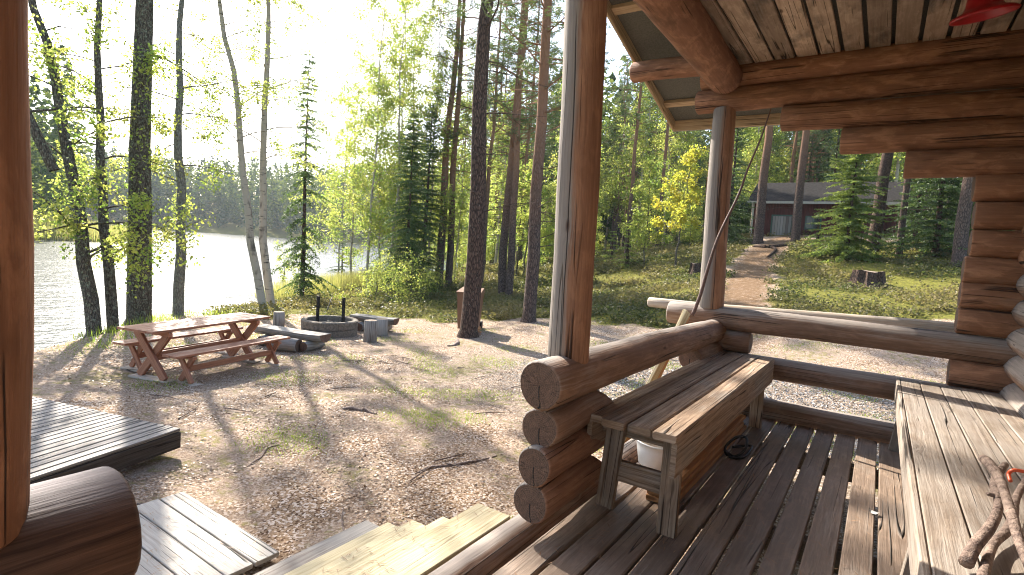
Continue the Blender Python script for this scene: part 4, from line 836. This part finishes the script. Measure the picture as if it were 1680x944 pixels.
# pines
def P_(px, py, r0, label, dm=60, **kw):
    x, y, z = hit(px, py, 5, dm); kw['limbs'] = int(kw.get('limbs', 40) * 1.25); kw['live'] = kw.get('live', .36) - .06; kw['tuft'] = 17; return place('pine_tree', pine(r0=r0, **kw), (x, y, z - .04), label)
P_(768, 553, .225, 'big dark pine trunk in front of the brown waste bin', H=20, live=.42, dead=20, limbs=34, mat='darkbark')
P_(867, 528, .19, 'grey-barked pine left of the near porch post', H=20, live=.38, dead=34, limbs=36)
P_(824, 489, .19, 'pine with orange upper bark, left one of a close pair', H=20, live=.34, dead=34, limbs=40)
P_(834, 491, .165, 'slim dark pine, right one of a close pair', H=19, live=.4, dead=30, limbs=36)
P_(719, 473, .22, 'dark pine left one of two beside the leafy spruce', H=21, live=.34, dead=30, limbs=40)
P_(735, 471, .19, 'dark pine right one of two beside the leafy spruce', H=21, live=.36, dead=30, limbs=40)
P_(788, 470, .13, 'thin pine partly hidden behind the big dark pine', H=17, live=.4, dead=20, limbs=26)
P_(1003, 412, .19, 'tall pine just right of the near porch post', H=20, live=.35, dead=40, limbs=34)
P_(1015, 405, .13, 'slim reddish pine second right of the near porch post', H=18, live=.4, dead=24, limbs=26)
P_(1033, 408, .13, 'slim pine third right of the near porch post', H=18, live=.4, dead=24, limbs=26)
P_(1245, 384, .26, 'grey pine trunk at the left corner of the shed', dm=32, H=20, live=.45, dead=8, limbs=30)
P_(1306, 384, .23, 'leaning reddish pine trunk before the shed door', dm=31, H=20, live=.45, dead=6, limbs=30)
P_(1572, 436, .22, 'pale trunk beside the right log wall', H=18, live=.4, dead=8, limbs=30)
P_(1432, 405, .26, 'thick dark trunk behind the bright spruce', dm=28, H=18, live=.5, dead=10, limbs=26, mat='darkbark')
P_(1478, 392, .13, 'slim reddish trunk right of the shed roof', dm=27, H=18, live=.5, dead=8, limbs=22)
# spruces
def S_(px, py, H, R, label, mat='spruce', dm=60, **kw):
    x, y, z = hit(px, py, 5, dm); return place('spruce_tree', spruce(H=H, R=R, mat=mat, **kw), (x, y, z - .03), label)
S_(664, 486, 7.6, 2.0, 'leafy dark green spruce among the birches in the middle', r0=.08, dens=1.5, step=.18, droop=.4)
S_(692, 478, 8.8, 1.7, 'taller spruce close behind the leafy dark spruce', r0=.12, dens=1.3, step=.2)
S_(560, 470, 3.6, 1.5, 'low spruce at the shore beyond the fire ring')
S_(1390, 412, 5.4, 2.0, 'bright green young spruce in front of the red shed', 'brightspruce', dens=1.7, step=.15, tw=.2, dm=26, z0=.1)
S_(1340, 402, 1.9, .9, 'small bright spruce sapling left of the bright spruce', 'brightspruce')
S_(1535, 404, 7.5, 2.3, 'dense dark spruce between the shed and the log wall', r0=.12, dm=27, dens=1.4, step=.2, tw=.2, z0=.1)
S_(1580, 400, 8, 2.2, 'second dense spruce nearest the log wall', r0=.12, dm=29, dens=1.3, step=.2, z0=.1)
S_(1500, 394, 7, 1.5, 'narrow spruce right of the carport', r0=.1, dm=31, dens=1.3, step=.2)
S_(1192, 402, 8.5, 2.0, 'dark spruce behind the far porch post', r0=.13, dens=1.3, step=.2)
S_(1135, 402, 6.0, 1.3, 'spruce behind the yellow-leaved tree', r0=.14)
S_(1668, 405, 8, 2.2, 'spruce hidden behind the lower log wall, nearer', r0=.12, dm=27)
S_(1740, 410, 9, 2.4, 'spruce hidden behind the log wall, farther right', r0=.12, dm=30)
S_(1028, 440, 2.3, 1.0, 'knee-high fresh green spruce sapling on the bank', 'brightspruce')
S_(1002, 432, 1.9, .8, 'tiny fresh green spruce sapling left of the larger sapling', 'brightspruce')
S_(1375, 395, 2.5, 1.2, 'low spruce filling the gap before the shed window', 'brightspruce')
x, y, z = hit(1108, 441, 8); place('yellow_tree', broad(H=5.2, r0=.05, cs=.3, limbs=24, spread=1.5, leaves=4200, leaf=.06, lmat='leafy', bmat='alderbark'), (x, y, z), 'small tree with yellow autumn leaves left of the far porch post')
# leafy birches in the middle
for px, py, H, r0, lb_ in ((622, 470, 13, .06, 'slim leafy birch with pale stem left of the dark spruce'), (576, 474, 12.5, .06, 'leafy birch nearest the lake in the middle thicket'), (552, 476, 12, .06, 'slender birch leaning nearest the water right of the sparse spruce'), (603, 478, 14.5, .07, 'tall thin birch second from the lake in the middle thicket'), (636, 476, 15, .08, 'tall birch with the highest leafy top in the middle thicket'), (700, 470, 15, .07, 'tall leafy birch between the spruce and the two dark pines'),
                           (646, 466, 16, .08, 'tall arching birch with forked stems in the middle thicket'), (676, 462, 14, .09, 'dark-stemmed birch behind the leafy spruce'), (745, 462, 11, .05, 'crooked pale stem right of the two dark pines')):
    x, y, z = hit(px, py, 5); place('birch_tree', broad(H=H, r0=r0, cs=.14, limbs=46, spread=3.0, leaves=9500, leaf=.058, cl=.25), (x, y, z), lb_)
for px, py, lb_ in ((846, 452, 'thin crooked sapling stem between the two pine pairs'), (858, 455, 'thin forked sapling behind the grey-barked pine')):
    x, y, z = hit(px, py, 5); place('sapling', broad(H=6, r0=.05, cs=.25, limbs=22, spread=1.4, leaves=3000, leaf=.06, bmat='alderbark'), (x, y, z), lb_)

# shore saplings and bushes (shared meshes, individual plants)
bush = [broad(H=2.6, r0=.03, cs=.08, limbs=18, spread=1.5, leaves=1500, leaf=.05, bmat='alderbark', cl=.3) for _ in range(3)]
sap = [broad(H=6.5, r0=.05, cs=.15, limbs=30, spread=1.6, leaves=5200, leaf=.065, bmat='alderbark', cl=.3) for _ in range(3)]
bigb = [broad(H=13, r0=.11, cs=.25, limbs=36, spread=2.6, leaves=9000, leaf=.085, bmat='birchbark', cl=.45) for _ in range(2)]
bgpine = [pine(H=20, r0=.16, live=.4, dead=22, limbs=34, tuft=11, blade=.2) for _ in range(3)]
bgspr = [spruce(H=11, R=2.1, r0=.12, step=.34, dens=.6, tw=.28) for _ in range(2)]
for px, py, k, sc_, lb_ in ((205, 533, 0, .45, 'small yellow-green bush at the foot of the thickest trunk'), (62, 562, 2, .6, 'alder bush at the water behind the left porch post')):
    x, y, z = hit(px, py); place('alder_bush', bush[k], (x, y, z - .02), lb_, 'bush', sc=sc_, rz=k * 2)
def scatter(n, box_, meshes, name, label, cat, group, mind, ok, scr=(.8, 1.2)):
    pts = []; t = 0
    while len(pts) < n and t < 20000:
        t += 1; x, y = rng.uniform(box_[0], box_[1]), rng.uniform(box_[2], box_[3])
        if not ok(x, y) or lake_dist(np.array([x]), np.array([y]))[0] < .4 or any((x - a) ** 2 + (y - b_) ** 2 < mind ** 2 for a, b_ in pts): continue
        q = RM.T @ (np.array([x, y, tz1(x, y)]) - CAM); px = CX + FPX * q[0] / -q[2]
        if q[2] > -2 or px < -60 or px > 1640: continue
        pts.append((x, y)); sc_ = rng.uniform(*scr); m_ = (scr[0] + scr[1]) / 2; zone = ('left of the birch thicket', 'behind the birch thicket', 'between the dark pines and the near porch post', 'just right of the near porch post', 'left of the far porch post', 'near the left end of the shed', 'behind the right half of the shed')[int(np.digitize(px, (540, 700, 925, 1050, 1200, 1330)))]
        dd_ = -q[2]; row = 'front row' if dd_ < 30 else 'second row' if dd_ < 42 else 'third row' if dd_ < 54 else 'far row'
        place(name, meshes[rng.integers(len(meshes))], (x, y, tz1(x, y) - .04), ('shorter ' if sc_ < m_ else 'taller ') + label + ' ' + zone + ', ' + row, cat, group, rng.uniform(0, 6.28), sc_)
def pxof(x, y):
    q = RM.T @ (np.array([x, y, tz1(x, y)]) - CAM); return CX + FPX * q[0] / -q[2]
clearpath = lambda x, y: min(cap(np.array(x), np.array(y), a, b_) for a, b_ in zip(PATHPTS[:-1], PATHPTS[1:])) > 1.6
notshed = lambda x, y: not (-8.5 < x < 2 and 17 < y < 42) and not (-1.5 < x < 3 and y < 34)
scatter(58, (-48, 6, 30, 72), bgpine, 'pine_tree', 'slim pine', 'tree', 'background pines', 2.3, lambda x, y: notshed(x, y) and clearpath(x, y))
scatter(12, (-8, 10, 43, 66), bgpine, 'pine_tree', 'pine rising above the roof,', 'tree', 'pines behind the shed', 2.3, lambda x, y: True)
scatter(26, (-48, 8, 30, 74), bigb, 'birch_tree', 'leafy birch', 'tree', 'background birches', 2.6, lambda x, y: notshed(x, y))
scatter(14, (-40, 8, 34, 70), bgspr, 'spruce_tree', 'dark spruce', 'tree', 'background spruces', 3, lambda x, y: notshed(x, y))
scatter(30, (-36, -6, 21, 44), sap, 'sapling', 'sunlit sapling', 'sapling', 'understory saplings', 1.5, lambda x, y: notshed(x, y) and pxof(x, y) > 640 and pxof(x, y) < 1200 and y > 20 - .1 * x, (.45, .85))
scatter(12, (-24, -12, 12, 26), bush, 'shore_bush', 'leafy shore bush', 'bush', 'bushes along the middle shore', .8, lambda x, y: 545 < pxof(x, y) < 760 and lake_dist(np.array([x]), np.array([y]))[0] < 5, (.4, .85))

# ================================================================== GROUND COVER
def gpts(n, f, dmin=2.5, dmax=45, pw=1.6, a0=-84, a1=14):
    out = []; 
    while sum(len(o_) for o_ in out) < n:
        m_ = n * 3; r_ = dmin + (dmax - dmin) * rng.random(m_) ** pw; a = R_(a0) + R_(a1 - a0) * rng.random(m_); x, y = r_ * np.sin(a), r_ * np.cos(a)
        k = f(x, y) > rng.random(m_); out.append(np.c_[x, y][k])
    P = np.vstack(out)[:n]; return P[:, 0], P[:, 1]
notcab = lambda x, y: ~((x > -1.75) & (x < 3) & (y < 6.2))
notpf = lambda x, y: ~((x > -9) & (x < -5) & (y < 2.5)) & ~((x > -4.5) & (x < -1.7) & (y < 2.7))
land = lambda x, y: lake_dist(x, y) > .15
def stuffobj(me, name, label, cat): o = bpy.data.objects.new(name, me); COL.objects.link(o); o['kind'] = 'stuff'; tag(o, label, cat)
x, y = gpts(20000, lambda x, y: (green(x, y) > .55) * land(x, y) * ~((x < -9) & (y < 7.5)) * notcab(x, y) * (.12 + .88 * (np.sin(x * 1.3 + np.sin(y)) * np.sin(y * 1.1) + .5 * np.sin(x * 3.1) * np.sin(y * 2.7 + 1) > -.1)) * np.where(x > -3.5, .55, 1), 9, 46, 1.2); z = tz(x, y)
nl = 9; d = np.hypot(x, y); X = np.repeat(x, nl) + rng.normal(0, .11, len(x) * nl); Y_ = np.repeat(y, nl) + rng.normal(0, .11, len(x) * nl); hh = np.repeat(.10 + .14 * rng.random(len(x)), nl); Z_ = np.repeat(z, nl) + hh * rng.random(len(X)) * 1.2
hue = np.clip(np.repeat(.5 + .45 * np.sin(x * .8) * np.sin(y * .7 + 1), nl) + rng.normal(0, .2, len(X)), 0, 1)
stuffobj(rleaf(np.c_[X, Y_, Z_], .026 + .0011 * np.repeat(d, nl).reshape(-1, 1), M['shrub'], 'blueberry_shrubs', hue, .35), 'blueberry_shrubs', 'low blueberry shrubs covering the bank and slope', 'shrubs')
def blades(x, y, h, w_, mat, name, lean=.35):
    n = len(x); z = tz(x, y); up = np.c_[rng.normal(0, lean, n), rng.normal(0, lean, n), np.ones(n)]; up /= np.linalg.norm(up, axis=1)[:, None]; h = np.asarray(h).reshape(-1, 1) * np.ones((n, 1)) * rng.uniform(.5, 1.2, (n, 1))
    b = np.cross(up, rdir(n)); b /= np.linalg.norm(b, axis=1)[:, None]; return quads(name, np.c_[x, y, z] + up * h * .5, up * h * .5, b * w_, mat)
pn = lambda x, y: .5 + .5 * np.sin(x * 2.1 + 1.3 * np.sin(y * 1.7)) * np.sin(y * 2.4 + .8 * np.sin(x * 1.9))
x, y = gpts(26000, lambda x, y: notcab(x, y) * notpf(x, y) * land(x, y) * np.clip((pn(x, y) - .62) * 3, 0, 1), 3, 16, 1.1); stuffobj(blades(x, y, .04, .0035, M['grass'], 'grass', .6), 'grass', 'short sparse grass and moss tufts in the yard', 'grass')
x, y = gpts(4500, lambda x, y: land(x, y) * (lake_dist(x, y) < 2.0) * np.where(x > -15, .3, 1) * (y > 3.5) * (np.sin(x * 3 + y) * np.sin(y * 2.2) > -.3), 9, 28, 1); stuffobj(blades(x, y, .20, .006, M['grass'], 'shore_grass', .3), 'shore_grass', 'taller grass along the lake edge', 'grass')
x, y = gpts(9000, lambda x, y: (lake_dist(x, y) > -2.6) & (lake_dist(x, y) < .3) & (y > 12), 14, 34, 1); n = len(x); me = blades(x, y, 1.0, .007, M['reed'], 'reeds', .12); stuffobj(me, 'reeds', 'thin reeds standing in the shallow water beyond the fire ring', 'reeds')
x, y = gpts(9000, lambda x, y: (np.hypot(x + 84, y - 26) < 16) * (np.abs(lake_dist(x, y)) < 5), 50, 100, 1); stuffobj(blades(x, y, 2.2, .05, M['reed'], 'far_reeds', .15), 'far_reeds', 'pale reed bed on the point across the water', 'reeds')
yard = lambda x, y: notcab(x, y) * notpf(x, y) * land(x, y) * (green(x, y) < .8)
def rootpath(x0, y0, a, L_, r_, label):
    pts = [];
    for i in range(6): x0 += math.cos(a) * L_ / 6; y0 += math.sin(a) * L_ / 6; a += rng.normal(0, .3); pts.append((x0, y0, G(x0, y0) + r_ * (.35 if i % 2 else .0)))
    tag(tube_obj('tree_root', pts, [r_ * .4, r_, r_ * .8, r_, r_ * .6, r_ * .2], M['stickbark'], sides=7), label, 'root')
rootpath(-5.4, 4.3, .3, .6, .035, 'short brown root showing in the middle of the yard')
rootpath(-3.4, 3.4, 1.2, 1.1, .018, 'thin curved root in the litter beside the log rail')
rootpath(-4.5, 2.6, 2.2, .7, .014, 'bleached thin root near the walkway')
rootpath(-7.9, 9.7, -1.2, 1.0, .05, 'root spreading from the big pine toward the yard')
x, y = gpts(30000, lambda x, y: yard(x, y) * (.35 + .65 * (pn(x * .7 + 2, y * .8) > .5)), 2.4, 16, 1.15); z = tz(x, y) + rng.uniform(.003, .02, len(x))
stuffobj(rleaf(np.c_[x, y, z], .012 + .0005 * np.hypot(x, y).reshape(-1, 1), M['litter'], 'leaf_litter', rng.random(len(x)), .72, .7), 'leaf_litter', 'dry fallen birch leaves scattered over the yard', 'leaves')
x, y = gpts(30000, yard, 2.4, 13, 1.2); n = len(x); a = rng.uniform(0, 6.28, n); d = np.c_[np.cos(a), np.sin(a), rng.normal(0, .15, n)]; b = np.c_[-np.sin(a), np.cos(a), rng.normal(0, .3, n)]
stuffobj(quads('pine_needle_litter', np.c_[x, y, tz(x, y) + rng.uniform(.003, .014, n)], d * .028, b * .0016, M['pneedle']), 'pine_needle_litter', 'brown fallen pine needles over the yard', 'needles')
# needles on deck, steps and walkway
n = 900; x = np.r_[rng.uniform(-4.3, -3.1, 200), rng.uniform(-2.5, -1.8, 250), rng.uniform(-1.3, .1, 350), rng.uniform(-1.3, -.8, 100)]; y = np.r_[rng.uniform(1.0, 2.0, 200), rng.uniform(1.0, 2.6, 250), rng.uniform(2, 5.7, 350), rng.uniform(2.8, 5.6, 100)]
z = np.r_[np.full(200, -.566), np.interp(x[200:450], [-2.45, -2.44, -2.2, -2.19, -1.94, -1.93], [-.46, -.37, -.37, -.27, -.27, -.095]), np.full(350, .004), np.full(100, .604)]
a = rng.uniform(0, 6.28, n); d = np.c_[np.cos(a), np.sin(a), rng.normal(0, .08, n)]; b = np.c_[-np.sin(a), np.cos(a), np.zeros(n)]
stuffobj(quads('porch_needles', np.c_[x, y, z + .004], d * .03, b * .0022, M['pneedle']), 'porch_needles', 'pine needles fallen on the steps, walkway and deck', 'needles')
x, y = gpts(16000, lambda x, y: (np.abs(y - 8.6) < 2.4) * (x > -4), 6, 13, 1, -30, 12); stuffobj(rleaf(np.c_[x, y, tz(x, y) + .006], .016, M['pebble'], 'gravel', rng.random(len(x)), .5, .8), 'gravel', 'pale gravel behind the porch', 'gravel')

# ================================================================== AIR
s = NT('haze'); s.t.nodes.remove(s.b); pv = s.n('VolumePrincipled'); pv.inputs['Color'].default_value = (.85, .92, 1, 1); pv.inputs['Density'].default_value = .0003; pv.inputs['Anisotropy'].default_value = .15
s.l(pv.outputs[0], s.t.nodes['Material Output'].inputs['Volume'])
V = [(x, y, z) for z in (-6, 60) for (x, y) in ((-760, -760), (760, -760), (760, 760), (-760, 760))]
o = mesh_obj('haze', V, [(3, 2, 1, 0), (4, 5, 6, 7), (0, 1, 5, 4), (1, 2, 6, 5), (2, 3, 7, 6), (3, 0, 4, 7)], s.m); o['kind'] = 'stuff'; tag(o, 'thin bright haze over the lake and woods', 'haze')
